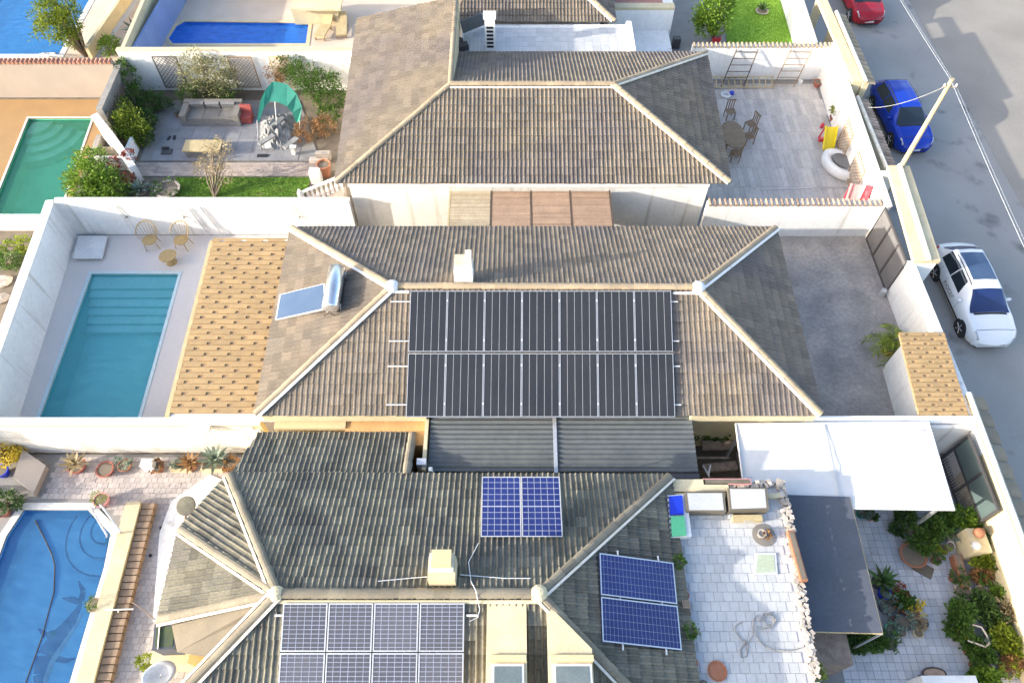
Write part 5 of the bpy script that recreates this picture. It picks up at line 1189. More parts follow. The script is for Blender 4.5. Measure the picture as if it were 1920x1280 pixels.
# upper terrace of the near house
tr = thing('roof_terrace', 'roof terrace of pale interlocking tiles beside the shaded slope of the near house', 'terrace', (6.6, 5, 2.85))
tp = [(4.98, 0), (7.95, 0), (8.2, 4.0), (8.42, 8.95), (5.0, 8.95)]
blk = MB().prism(tp, 0, 2.838).build('terrace_block', M['tile_light'], tr)
tiles(blk, 'terrace_tile', [(5.0, 1.5), (7.9, 1.5), (8.2, 4.0), (8.4, 8.3), (5.02, 8.3)], .27, .27, .012, 2.84, .014, M['tile_blue'], stagger=.5)
MB().bx(4.5, 8.4, 8.36, 8.5, 2.85, 3.0).build('ledge', M['cream'], tr); MB().bx(4.5, 6.75, 8.55, 8.95, 2.85, 3.02).build('parapet', M['cream'], tr)
base = None; q = MB().box((0, 0, 0), (.13, .15, .14))
spots = [(8.42-(8.95-y)*.052, y) for y in [8.9-.12*i for i in range(62)]]+[(6.8+.14*i, 8.78) for i in range(12)]
for i, (x, y) in enumerate(spots):
    for k in range(2):
        T = Matrix.Translation((x+rng.uniform(-.05, .05)+k*.13*(1 if i < 62 else 0), y+rng.uniform(-.05, .05)+(k*.12 if i >= 62 else 0), 2.9+rng.uniform(-.02, .04))) @ Matrix.Rotation(rng.uniform(0, 3), 4, 'Z') @ Matrix.Diagonal((rng.uniform(.6, 1.1), rng.uniform(.6, 1.1), rng.uniform(.6, 1.1), 1))
        mm = M['stone_brown'] if (i*7+k) % 4 else M['stone_white']
        if base is None: base = q.build('stone', mm, tr, M=T); base2 = MB().box((0, 0, 0), (.13, .15, .14)).build('stone', M['stone_white'], tr, M=T @ Matrix.Translation((.02, .05, .02)))
        else: link('stone', base.data if mm is M['stone_brown'] else base2.data, tr, T)
def trough(label, pts, z, h, m=M['stucco_grey'], inner=M['tile_light']):
    t = thing('stone_trough', label, 'trough', (W(*pts[0], z)+W(*pts[2], z))/2)
    p = [W(x, y, z+h) for x, y in pts]; b = [V(v.x, v.y, z) for v in p]; MB().hexa(b, p).build('body', m, t)
    i = [p[k].lerp(p[(k+2) % 4], .06) for k in range(4)]; MB().slab(i, .004, .006).build('basin', inner, t)
trough('left long grey stone trough on the terrace next to the blue box', [(1288, 958), (1362, 958), (1358, 922), (1284, 922)], 2.86, .35)
trough('right grey stone trough on the terrace next to the corner stones', [(1368, 956), (1442, 954), (1438, 914), (1364, 914)], 2.86, .4)
tag(MB().box(W(1400, 972, 2.96), (.9, .18, .2)).build('wood_board', M['wood_tan']), 'tan board under the right stone trough on the terrace', 'board')
bx_ = thing('toy_box', 'blue tub and mint green lid in one long white tray on the terrace', 'toy box', W(1268, 965, 2.86))
c = [W(1257, 1008, 3.1), W(1297, 1005, 3.1), W(1287, 926, 3.1), W(1251, 928, 3.1)]; MB().hexa([V(v.x, v.y, 2.86) for v in c], c).build('tray', M['plastic_white'], bx_)
c = [W(1257, 964, 3.2), W(1282, 963, 3.2), W(1279, 928, 3.2), W(1255, 930, 3.2)]; MB().hexa([V(v.x, v.y, 3.11) for v in c], c).build('blue_tub', M['plastic_blue'], bx_)
c = [W(1260, 1005, 3.16), W(1287, 1003, 3.16), W(1283, 966, 3.16), W(1258, 967, 3.16)]; MB().hexa([V(v.x, v.y, 3.11) for v in c], c).build('green_lid', M['plastic_green'], bx_)
zt = 2.856
pot_plant('green ball plant in the pale pot at the upper corner of the blue panels', W(1271, 1058, zt), .17, .15, M['stone_white'], M['leaf'], 'ball', .34, 160, .1)
pot_plant('green ball plant in the pale pot beside the lower corner of the blue panels', W(1294, 1186, zt), .18, .15, M['stone_white'], M['leaf'], 'ball', .36, 160, .1)
pot_plant('small dark brown pot topmost of three beside the blue panels', W(1278, 1101, zt), .08, .14, M['metal_dark'], M['leaf'], 'none'); pot_plant('red clay pot in the middle of three beside the blue panels', W(1282, 1118, zt), .12, .18, M['clay_red'], M['leaf'], 'none'); pot_plant('square brown pot lowest of three beside the blue panels', W(1283, 1137, zt), .1, .1, M['stone_brown'], M['leaf'], 'none', round_=False)
pot_plant('black filled terracotta pot near the bottom of the terrace', W(1298, 1244, zt), .12, .2, M['terracotta'], M['leaf'], 'none')
t = thing('round_tray', 'wide terracotta dish on the terrace floor', 'dish', W(1344, 1258, zt)); MB().lathe(W(1344, 1258, zt), [(.22, 0), (.25, .06), (.27, .06), (.26, .03), (.22, .025)], 20).build('dish', M['terracotta'], t)
pot_plant('small dark pot at the bottom edge of the terrace', W(1318, 1283, zt), .1, .1, M['metal_dark'], M['leaf'], 'none')
pot_plant('round yellow green potted plant on the ledge at the corner of the terrace', W(1530, 1262, 2.0), .2, .15, M['cream'], M['leaf_y'], 'ball', .3, 160, .08)
hp = [(1392, 1165), (1380, 1172), (1378, 1182), (1392, 1200), (1402, 1205), (1412, 1190), (1414, 1160), (1420, 1152), (1424, 1165), (1432, 1150), (1440, 1150), (1452, 1155), (1450, 1170), (1438, 1172), (1430, 1162), (1444, 1147), (1456, 1162), (1444, 1176), (1426, 1178), (1420, 1172), (1418, 1190), (1430, 1208), (1452, 1218), (1480, 1220), (1502, 1214)]
tag(MB().tube([W(x, y, zt+.02+.012*(i % 3)) for i, (x, y) in enumerate(hp)], .014, 5).build('garden_hose', M['greywall']), 'tangled grey garden hose on the sunny half of the terrace', 'hose')
hp = [(1398, 1205), (1388, 1218), (1390, 1232), (1400, 1230), (1403, 1212), (1396, 1198)]
tag(MB().tube([W(x, y, zt+.02) for x, y in hp], .014, 5).build('garden_hose', M['greywall']), 'small loop of grey hose below the tangled one on the terrace', 'hose')
t = thing('cactus_bowl', 'round pale mat with a white and brown pot on the sunny terrace', 'bowl', W(1432, 1005, zt)); p = W(1432, 1003, zt)
MB().lathe(p, [(.33, 0), (.35, .02), (.1, .03)], 20).build('mat', M['cushion'], t); MB().lathe(p+V(-.1, 0, .03), [(.1, 0), (.14, .15), (.1, .15), (.08, .1)], 12).build('pot', M['stone_white'], t); foliage([(p+V(.05, -.02, .15), (.1, .1, .08))], 60, .07).build('plant', M['leaf_o'], t)
t = thing('rug', 'pale green square rug with rounded corners on the sunny terrace', 'rug', W(1432, 1056, zt)); c = [W(1413, 1078, zt+.02), W(1458, 1076, zt+.02), W(1455, 1036, zt+.02), W(1416, 1036, zt+.02)]; MB().slab(c, .02, .012).build('mat', M['tile_light'], t); MB().slab([c[k].lerp(c[(k+2) % 4], .1) for k in range(4)], .004, .018).build('green_panel', mat('sage_rug', (.42, .47, .34), (.36, .41, .3)), t)
tag(MB().box(W(1410, 975, 3.0), (.5, .06, .05), .1).box(W(1370, 968, 2.95), (.12, .1, .18)).build('tap_fitting', M['alu']), 'small metal tap fitting between the two stone troughs', 'tap')
# narrow planted passage
tag(MB().box(W(1345, 835, .6), (1.1, .35, .1)).box(W(1330, 858, .9), (1.4, .06, .06)).box(W(1350, 875, .6), (1.2, .3, .12), .1).build('rubble', M['stone_brown']), 'old boards and stones in the dark passage beside the lean-to roof', 'rubble')
shrub('shrub', 'green plant in the dark passage beside the lean-to roof', 'shrub', W(1338, 830), [B(1320, 810, .7, .35, .25, .3), B(1352, 812, .7, .4, .25, .3)], 300, .13, M['leaf'])
tag(MB().tube([W(1318, 873, 2.0), W(1330, 893, 2.2)], .035, 6).tube([W(1332, 872, 2.0), W(1328, 890, 2.2)], .03, 6).build('pale_stakes', M['stone_white']), 'two pale stakes leaning at the corner of the lean-to roof', 'stakes')
tr2 = thing('planter', 'long pink clay planter behind the terrace parapet', 'planter', W(1362, 903, 2.9)); p = W(1362, 905, 2.9); MB().bx(p.x-.75, p.x+.75, p.y-.1, p.y+.1, 2.85, 3.02).build('box', M['plastic_pink'], tr2); MB().bx(p.x-.7, p.x+.7, p.y-.07, p.y+.07, 3.021, 3.03).build('soil', M['soil'], tr2)
tr3 = thing('planter', 'long rust clay planter on the right edge of the terrace', 'planter', (8.35, 6.5, 2.9)); MB().box((8.4, 6.55, 2.97), (.2, 1.5, .2), .05).build('box', M['terracotta'], tr3); MB().box((8.4, 6.55, 3.075), (.14, 1.4, .01), .05).build('soil', M['soil'], tr3)
# white box and meter by the cream corner
tag(MB().bx(-3.05, -2.75, 9.5, 9.72, 2.0, 2.9).build('ventilation_box', M['alu']), 'grey metal box at the end of the small tiled extension', 'vent')
tag(MB().bx(-2.66, -2.54, 9.3, 9.44, 2.0, 2.85).build('white_conduit', M['white']), 'short white upright pipe at the left corner of the lean-to roof', 'pipe')

# ------------------------------------------------------------------ plants and pots of the near court
def WZ(px, py, z=.014): return W(px, py, z)
court = [
 ('shrub', 'dark green shrub at the upper left of the court planting', (1700, 985), [B(1700, 965, .5, .45, .4, .4), B(1690, 990, .3, .4, .3, .3)], 500, .13, 'leaf_d'),
 ('shrub', 'broad bright green shrub in the middle of the court planting', (1755, 1005), [B(1755, 985, .7, .8, .6, .5), B(1735, 1015, .5, .6, .5, .4), B(1785, 970, .7, .7, .5, .5)], 1500, .13, 'leaf'),
 ('shrub', 'green shrub beside the barred gate', (1815, 990), [B(1812, 968, .8, .6, .5, .5), B(1835, 985, .7, .5, .4, .4)], 800, .13, 'leaf_b'),
 ('shrub', 'dark green shrub right of the fallen orange trough', (1840, 1030), [B(1838, 1010, .7, .5, .5, .5)], 600, .13, 'leaf_d'),
 ('shrub', 'yellow green shrub with long leaves beside the orange trough', (1865, 1065), [B(1858, 1045, .6, .7, .5, .4), B(1875, 1065, .5, .5, .4, .4)], 900, .15, 'leaf_y'),
 ('shrub', 'rust and green plants below the orange trough', (1850, 1085), [B(1845, 1075, .4, .6, .3, .3)], 450, .1, 'leaf_o'),
 ('shrub', 'dry tan shrub at the right edge of the court', (1890, 1040), [B(1893, 1020, .7, .4, .5, .45), B(1890, 1070, .5, .4, .4, .4)], 700, .11, 'leaf_t'),
 ('shrub', 'pale lime shrub at the right edge of the court', (1905, 1105), [B(1905, 1090, .6, .5, .5, .5), B(1885, 1110, .5, .5, .4, .4)], 900, .13, 'leaf_b'),
 ('shrub', 'tall green bush left of the pale curved pipe', (1808, 1170), [B(1808, 1145, .6, .5, .6, .5), B(1800, 1175, .5, .5, .5, .45)], 1100, .12, 'leaf'),
 ('shrub', 'dark green bush right of the tall green bush', (1850, 1150), [B(1848, 1130, .6, .5, .5, .45), B(1868, 1160, .5, .6, .5, .4)], 1000, .12, 'leaf_d'),
 ('shrub', 'dry tan grasses at the right edge above the lime bush', (1895, 1160), [B(1895, 1145, .6, .5, .6, .45)], 700, .13, 'leaf_t'),
 ('shrub', 'bright yellow lime bush at the lower right', (1890, 1210), [B(1888, 1195, .6, .6, .5, .5), B(1905, 1215, .5, .5, .4, .4)], 1100, .13, 'leaf_y'),
 ('shrub', 'green leafy plants in the lower planting by the rim pot', (1845, 1235), [B(1845, 1225, .4, .5, .4, .35), B(1828, 1205, .4, .4, .4, .35)], 800, .12, 'leaf'),
 ('shrub', 'rust dry plants at the lower right corner', (1900, 1250), [B(1900, 1240, .4, .5, .4, .35)], 450, .11, 'leaf_o'),
 ('shrub', 'bright green plant at the bottom edge of the court', (1850, 1280), [B(1850, 1268, .4, .7, .4, .35)], 700, .13, 'leaf_b'),
 ('shrub', 'mixed green plants under the corner of the grey awning', (1625, 1195), [B(1620, 1180, .5, .6, .35, .4), B(1645, 1200, .4, .5, .4, .35)], 800, .12, 'leaf'),
 ('shrub', 'dark green spreading plant below the grey awning', (1590, 1215), [B(1605, 1205, .4, .6, .35, .35)], 500, .13, 'leaf_d'),
 ('shrub', 'green shrub behind the blue pots beside the grey awning', (1690, 1125), [B(1697, 1125, .5, .4, .4, .4)], 450, .12, 'leaf'),
]
for n_, lab, b, bl_, n, lf, m_ in court: shrub(n_, lab, 'shrub', WZ(*b), [(V(c.x, c.y, c.z*.75), (r_[0]*.62, r_[1]*.62, r_[2]*.62)) for c, r_ in bl_], n, lf, M[m_], trunk_r=.025)
pots = [
 ('round blue white pot at the upper left of the court planting', 1699, 1003, .26, .35, 'steel', 'leaf_d', 'bush', .3),
 ('wide terracotta bowl beside the dark slab', 1708, 1043, .42, .2, 'terracotta', 'leaf_r', 'none', 0),
 ('grey pot with small plant in the middle of the bright shrub', 1780, 1010, .2, .3, 'stone_white', 'leaf_g', 'bush', .3),
 ('white tray pot right of the middle of the court planting', 1800, 1005, .2, .15, 'stone_white', 'leaf_g', 'none', 0),
 ('white pot below the middle of the court planting', 1778, 1025, .13, .2, 'plastic_white', 'leaf_d', 'none', 0),
 ('terracotta pot at the left edge below the orange trough', 1786, 1085, .2, .25, 'terracotta', 'leaf_d', 'bush', .3),
 ('round cream rimmed pot with a dark succulent at the path edge', 1800, 1112, .27, .25, 'stone_white', 'leaf_d', 'bush', .25),
 ('grey stone bowl right of the cream rimmed pot', 1838, 1115, .26, .2, 'stone_white', 'leaf_g', 'none', 0),
 ('pale grey bucket at the centre of the planting by the curved pipe', 1826, 1205, .2, .25, 'stone_white', 'leaf_g', 'bush', .3),
 ('white rimmed bowl with green plants at the bottom of the court', 1843, 1258, .3, .2, 'plastic_white', 'leaf', 'bush', .3),
 ('cream pot at the bottom right of the court', 1880, 1262, .2, .25, 'cream', 'leaf_y', 'bush', .3),
 ('rust pot with red leaves by the dark slab', 1750, 1052, .15, .2, 'clay_red', 'leaf_d', 'bush', .25),
 ('dark blue pot topmost by the corner of the grey awning', 1653, 1115, .2, .3, 'plastic_blue', 'leaf_d', 'none', 0),
 ('large dull blue pot beside the grey awning', 1658, 1140, .27, .32, 'tarp_grey', 'leaf_g', 'bush', .3),
 ('red leaved potted plant beside the blue pots', 1678, 1118, .22, .22, 'terracotta', 'leaf_r', 'bush', .4),
 ('terracotta pot below the red leaved plant', 1676, 1138, .17, .2, 'terracotta', 'leaf_o', 'bush', .2),
 ('yellow flowering potted plant beside the grey awning', 1702, 1148, .24, .25, 'clay_red', 'flower_y', 'bush', .4),
 ('red pots pair under the yellow flowering plant', 1675, 1155, .15, .18, 'clay_red', 'leaf_r', 'none', 0),
 ('grey blue pot with pale plant near the awning corner', 1688, 1170, .24, .25, 'tarp_grey', 'leaf_g', 'bush', .3),
 ('mint rimmed pot at the awning corner', 1666, 1183, .2, .25, 'plastic_green', 'leaf_g', 'bush', .2),
 ('white rimmed pot with dark soil by the mint pot', 1683, 1186, .18, .25, 'stone_white', 'leaf_d', 'none', 0),
 ('brown pot with grey leaves right of the yellow flowers', 1714, 1172, .2, .22, 'stone_brown', 'leaf_t', 'bush', .25),
 ('dark pot at the right end of the awning pots', 1727, 1170, .14, .2, 'metal_dark', 'leaf_d', 'none', 0),
 ('cream and black pot lowest right of the awning pots', 1717, 1188, .15, .2, 'cream', 'leaf_d', 'none', 0),
 ('black pot under the near edge of the grey awning', 1607, 1200, .2, .28, 'black', 'leaf_d', 'bush', .3),
 ('dark teal pot with small leaves below the awning corner', 1662, 1208, .2, .28, 'tarp_grey', 'leaf_d', 'bush', .3),
 ('small teal potted plant near the white awning edge', 1613, 965, .2, .25, 'tarp_green', 'leaf_g', 'bush', .3),
 ('pinkish plant pot beside the teal pot near the white awning', 1630, 972, .14, .2, 'plastic_pink', 'leaf_d', 'bush', .2),
 ('grey pot among the leaves by the lime shrub', 1868, 1128, .18, .22, 'stone_white', 'leaf_g', 'none', 0),
 ('brown clay pot beside the lime bush', 1868, 1212, .17, .22, 'clay_red', 'leaf_o', 'none', 0),
 ('orange clay pot behind the dry tan shrub', 1868, 1088, .16, .2, 'terracotta', 'leaf_o', 'none', 0),
]
for lab, px, py, r_, h_, pm, lm, kd, ph in pots: pot_plant(lab, WZ(px, py), r_, h_, M[pm], M[lm], kd, ph or None, 110, .085)
cps = [(1790, 1140, 'left of the tall green bush by the curved pipe'), (1783, 1158, 'farthest out on the court floor beside the tall green bush'), (1792, 1196, 'below the tall green bush near the pale bucket'), (1812, 1222, 'between the pale bucket and the white rimmed bowl'), (1822, 1246, 'left of the white rimmed bowl'),
 (1798, 1096, 'above the cream rimmed pot with the dark succulent'), (1862, 1178, 'right of the pale curved pipe'), (1872, 1142, 'beside the dry tan grasses'), (1835, 1092, 'below the end of the orange trough'), (1858, 1112, 'right of the grey stone bowl'), (1762, 1034, 'at the near edge of the broad bright shrub'), (1742, 1030, 'between the wide terracotta bowl and the broad shrub'),
 (1814, 1016, 'behind the fallen orange trough'), (1735, 994, 'between the two shrubs nearest the white awning'), (1880, 1190, 'just above the bright yellow lime bush'), (1848, 1196, 'at the lower bend of the curved pipe')]
for px, py, lab in cps: pot_plant('small terracotta pot '+lab, WZ(px, py), .15, .22, M['terracotta'], M['leaf' if (px*7+py) % 3 else 'leaf_y'], 'bush', .28, 80, .08, group='small pots among the court plants')
pot_plant('dark agave half under the grey awning', WZ(1645, 1095), .25, .25, M['metal_dark'], M['leaf_d'], 'aloe', .55)
t = thing('trough', 'long orange clay trough lying among the court plants', 'trough', WZ(1800, 1070)); a, b = W(1795, 1040, .35), W(1812, 1100, .35); d = (b-a).normalized(); s_ = V(d.y, -d.x, 0)*.13
MB().hexa([p-V(0, 0, .3) for p in (a-s_, b-s_, b+s_, a+s_)], [a-s_, b-s_, b+s_, a+s_]).build('box', M['terracotta'], t); MB().hexa([p+V(0, 0, .001) for p in (a-s_*.7, b-s_*.7, b+s_*.7, a+s_*.7)], [p+V(0, 0, .012) for p in (a-s_*.7, b-s_*.7, b+s_*.7, a+s_*.7)]).build('soil', M['soil'], t)
tag(MB().slab([W(1711, 1066, .05), W(1746, 1085, .05), W(1752, 1066, .05), W(1719, 1048, .05)], .04).build('slab', M['stucco_grey']), 'dark grey rectangular slab lying on the court floor', 'slab')
pts = [W(x, y, .5) for x, y in ((1822, 1170), (1840, 1175), (1850, 1190), (1855, 1205), (1848, 1212), (1815, 1200))]
tag(MB().tube(pts, .03, 6).build('curved_pipe', M['stone_white']), 'pale curved pipe among the court plants', 'pipe')
t = thing('court_mat', 'small oval framed mirror tray on the court floor near the bottom', 'tray', WZ(1752, 1258)); c = W(1752, 1262, .06); q = MB()
ring = [c+V(.36*math.cos(a), .17*math.sin(a), 0) for a in [k*math.pi/8 for k in range(17)]]; q.tube(ring, .025, 5); q.build('frame', M['wood_dark'], t); q = MB(); q.slab(ring[:-1], .01); q.build('tray', M['stone_brown'], t); MB().tube([W(1722, 1266, .05), W(1738, 1266, .05)], .025, 5).build('handle', M['wood_dark'], t)
tag(MB().box(W(1770, 1295, .5), (1.6, .7, 1.0)).build('white_cabinet', M['plastic_white']), 'white cabinet top at the bottom edge of the court', 'cabinet')
rk = thing('wire_rack', 'pale wire rack beside the dark step below the grey awning', 'rack', WZ(1575, 1230)); q = MB()
for k in range(6):
    a = W(1560+k*5, 1206+abs(k-3)*2, .9); q.tube([a, V(a.x+.05, a.y-.6, .5)], .012, 4)
q.tube([W(1558, 1212, .85), W(1574, 1204, .95), W(1592, 1214, .85)], .018, 4); q.build('frame', M['stone_white'], rk)
for px, py in ((1560, 1240), (1592, 1245)): MB().tube([W(px, py, 0), W(px, py-20, .8)], .018, 5).build('leg', M['stone_white'], rk)
tag(MB().box(W(1535, 1225, .9), (1.2, .9, 1.7)).build('cabinet', M['stone_brown']), 'brown cabinet in the shade between the terrace and the wire rack', 'cabinet')
tag(MB().tube([W(1524, 1215, 2.3), W(1518, 1250, 2.0)], .03, 5).build('white_pole', M['plastic_white']), 'white pole standing at the lower right corner of the terrace', 'pole')
fb = thing('dry_bed', 'pale sunny corner block with an orange lamp behind the barred gate', 'garden block', (15.5, 7.5, 0)); p = W(1848, 990, 1.0)
MB().bx(15.0, 15.6, 7.3, 8.1, 0, .95).build('block', M['cream'], fb); MB().lathe(V(15.3, 7.9, .951), [(.1, 0), (.18, .1), (.12, .3), (.02, .34)], 10).build('lamp', M['terracotta'], fb); MB().lathe(V(15.1, 7.5, .951), [(.13, 0), (.14, .1), (.02, .14)], 10).build('white_dish', M['plastic_white'], fb)

# ------------------------------------------------------------------ deck of the near house
rp = [
 ('spiny brown cactus in a pot, first in the row by the white block wall', 150, 878, .3, .28, 'clay_red', 'leaf_t', 'aloe', .5),
 ('red clay pot with a ring rim, second in the row by the white block wall', 202, 884, .3, .25, 'clay_red', 'leaf_r', 'none', 0),
 ('pot with a grey green succulent, third in the row by the white block wall', 238, 876, .24, .22, 'terracotta', 'leaf_g', 'bush', .3),
 ('terracotta pot with an orange plant right of the white box in the wall row', 300, 880, .2, .22, 'terracotta', 'leaf_o', 'bush', .2),
 ('agave pot in the middle of the cream kerb row by the wall', 362, 876, .2, .22, 'terracotta', 'leaf_o', 'aloe', .45),
 ('grey green palm like plant near the roof end of the wall row', 410, 870, .2, .22, 'cream', 'leaf_g', 'aloe', .6),
 ('big terracotta pot with dry plants at the roof end of the wall row', 440, 878, .3, .35, 'terracotta', 'leaf_o', 'bush', .3),
 ('blue grey pot in a cream box near the middle of the wall row', 338, 874, .15, .2, 'tarp_grey', 'leaf_g', 'bush', .2),
 ('round olive plant in a pink pot at the corner of the dolphin pool', 196, 942, .26, .3, 'plastic_pink', 'leaf_y', 'ball', .45),
 ('small round green plant on the cream ledge beside the dolphin pool', 181, 1136, .22, .18, 'stone_brown', 'leaf', 'ball', .35),
 ('blue glazed pot in the raised bed at the left edge', 10, 888, .24, .3, 'plastic_blue', 'leaf_d', 'none', 0),
 ('red pot at the left edge above the dolphin pool', 12, 962, .22, .25, 'clay_red', 'leaf_d', 'bush', .2),
]
for lab, px, py, r_, h_, pm, lm, kd, ph in rp: pot_plant(lab, WZ(px, py), r_, h_, M[pm], M[lm], kd, ph or None, 110, .085)
tag(MB().box(W(280, 872, .25), (.42, .3, .5)).box(W(280, 864, .55), (.2, .1, .12)).build('white_box', M['plastic_white']), 'small white metal box in the row of pots by the wall', 'box')
shrub('shrub', 'yellow and red flowering shrub at the left edge by the block wall', 'shrub', WZ(12, 868), [B(10, 850, .5, .5, .4, .4), B(30, 840, .4, .35, .3, .3)], 600, .11, M['flower_y'])
shrub('shrub', 'dark green planting at the left edge above the dolphin pool', 'shrub', WZ(15, 950), [B(12, 938, .3, .6, .3, .3)], 350, .11, M['leaf_d'])
t = thing('stone_block', 'leaning cream stone slab beside the raised bed at the left edge', 'slab', WZ(55, 890)); MB().slab([W(25, 893, .5), W(62, 925, .35), W(86, 872, .35), W(42, 842, .5)], .35).build('slab', M['pink'], t)
tag(MB().bx(-20.5, -18.2, 9.55, 9.75, 0, .3).build('white_curb', M['plastic_white']), 'white curb below the blue glazed pot at the left edge', 'curb')
for k, (x0_, x1_, lab) in enumerate(((322, 360, 'left cream box planter in the row by the white block wall'), (380, 420, 'right cream box planter in the row by the white block wall'))):
    a, b = W(x0_, 886, 0), W(x1_, 886, 0); t = thing('box_planter', lab, 'planter', a); MB().bx(a.x, b.x, a.y, a.y+.35, 0, .25).build('box', M['cream'], t); MB().bx(a.x+.05, b.x-.05, a.y+.05, a.y+.3, .251, .26).build('soil', M['soil'], t)
# cream ledge wall with brown bricks beside the dolphin pool
lw = thing('ledge_wall', 'cream ledge with a row of brown edging bricks beside the dolphin pool', 'ledge', W(190, 1130))
a0, a1, b0, b1 = W(237, 940, .32), W(250, 942, .32), W(138, 1290, .32), W(178, 1290, .32); a1 = a0.lerp(b0, 0)+V(.5, 0, 0); b1 = b0+V(.55, 0, 0)
MB().hexa([V(p.x, p.y, 0) for p in (a0, b0, b1, a1)], [a0, b0, b1, a1]).build('ledge', M['cream'], lw)
d = (b0-a0); n = 26; base = None
for i in range(n):
    p = a1.lerp(b1, (i+.5)/n)+V(.24, 0, -.2+rng.uniform(-.01, .01)); T = Matrix.Translation(p) @ Matrix.Rotation(math.atan2(d.y, d.x), 4, 'Z')
    if base is None: base = MB().box((0, 0, 0), (d.length/n-.03, .42, .22)).build('edging_brick', M['edging'], lw, M=T)
    else: link('edging_brick', base.data, lw, T)
# white strip, satellite dish, round cover, lamp
tag(MB().prism([tuple(W(*p)[:2]) for p in ((288, 1165), (322, 1165), (352, 985), (430, 905), (395, 890), (322, 940), (300, 1000))], .016, .05).build('white_apron', M['white']), 'white raised apron along the left eave of the near house', 'apron')
ds = thing('round_cover', 'round mossy mesh cover leaning by the tiled bay of the near house', 'cover', W(347, 952)); MB().lathe(W(348, 948, 1.2), [(.05, .02), (.3, 0), (.33, -.03), (.3, -.05)], 18, Matrix.Rotation(.3, 3, 'X')).build('disc', M['tileC'], ds); MB().tube([W(348, 950, 1.15), W(348, 985, 0)], .04, 6).build('post', M['wood_dark'], ds)
dd = thing('satellite_dish', 'white satellite dish at the bottom edge beside the rendered roof slab', 'satellite dish', W(300, 1280)); Mx = Matrix.Rotation(-.5, 3, 'X')
MB().lathe(W(300, 1268, 2.0), [(.02, 0), (.25, .03), (.45, .12), (.46, .1), (.25, .0)], 20, Mx).build('dish', M['plastic_white'], dd, True); MB().tube([W(300, 1270, 2.0), W(300, 1300, 0)], .04, 6).build('mast', M['alu'], dd)
MB().tube([W(300, 1268, 2.0), W(302, 1262, 2.5)], .015, 5).build('arm', M['alu'], dd)
tk = thing('water_tank', 'green tank and blue water basin under the rendered roof slab', 'tank', W(305, 1200, 1.5)); c = [W(285, 1218, 2.4), W(327, 1216, 2.4), W(334, 1170, 2.4), W(290, 1170, 2.4)]
MB().hexa([V(p.x, p.y, 1.6) for p in c], c).build('body', M['tarp_grey'], tk); MB().slab([c[k].lerp(c[(k+2) % 4], .1) for k in range(4)], .004, .01).build('cover', mat('mossy_green', (.08, .11, .04), (.04, .06, .05), scale=3), tk); MB().tube([W(296, 1216, 2.43), W(300, 1168, 2.43)], .02, 5).build('rod', M['alu'], tk)
shrub('shrub', 'small olive plant beside the satellite dish', 'shrub', WZ(280, 1248), [B(278, 1240, .3, .4, .2, .2)], 200, .09, M['leaf_y'])
lp = thing('lamp_post', 'thin white rail lamp across the cream ledge by the dolphin pool', 'rail', W(212, 1143)); MB().tube([W(196, 1143, .5), W(250, 1141, .5)], .022, 5).build('rail', M['plastic_white'], lp); MB().tube([W(222, 1142, .5), W(222, 1152, 0)], .022, 5).build('post', M['plastic_white'], lp)
tag(MB().tube([W(248, 1128, .3), W(262, 1138, 1.0), W(290, 1160, 2.6)], .02, 5).build('thin_rod', M['wood_dark']), 'thin dark rod leaning from the deck to the left eave', 'rod')
for px, py, lab in ((302, 989, 'upper dark floor drain on the tiled deck'), (282, 1041, 'lower dark floor drain on the tiled deck')): tag(MB().lathe(WZ(px, py), [(.06, 0), (.06, .012), (.01, .014)], 10).build('floor_drain', M['black']), lab, 'drain')

# ------------------------------------------------------------------ street: pole, cables, cars
ps = thing('utility_pole', 'weathered wooden utility pole rising over the blue car', 'utility pole', (17.1, 23.95, 0))
MB().tube([V(17.1, 23.9, -.15), V(17.1, 23.95, 6.7)], [.135, .085], 10).build('pole', M['pole'], ps)
MB().tube([V(16.9, 23.93, 6.35), V(17.4, 23.93, 6.35)], .03, 5).build('crossarm', M['wood_tan'], ps)
for x in (16.92, 17.38): MB().lathe((x, 23.93, 6.37), [(.03, 0), (.05, .04), (.03, .12)], 8).build('insulator', M['plastic_white'], ps)
MB().lathe((17.1, 23.9, -.1), [(.32, 0), (.3, .25), (.2, .3)], 10).build('base', M['mortar'], ps)
def cable(a, b, sag, r=.018, k=14): return [Vector(a).lerp(Vector(b), i/k)-V(0, 0, sag*4*(i/k)*(1-i/k)) for i in range(k+1)]
cb = [V(16.6, 52, 6.6)]+cable(V(16.75, 46, 6.6), V(17.1, 24.0, 6.6), .25)[1:]+cable(V(17.1, 23.9, 6.6), V(16.3, 2, 6.4), .25)[1:]
tag(MB().tube(cb, .009, 5).build('overhead_cable', M['alu']), 'bright overhead cable along the street to the pole top', 'cable')
tag(MB().tube([p+V(.22, 0, -.12) for p in cb], .004, 5).build('overhead_cable', M['alu']), 'thinner grey overhead cable just right of the bright one', 'cable')
tag(MB().tube(cable(V(16.5, 27.5, 2.6), V(17.2, 24.2, 6.2), .3)+[], .012, 5).build('overhead_cable', M['alu']), 'thin service cable from the pole down to the patio wall', 'cable')

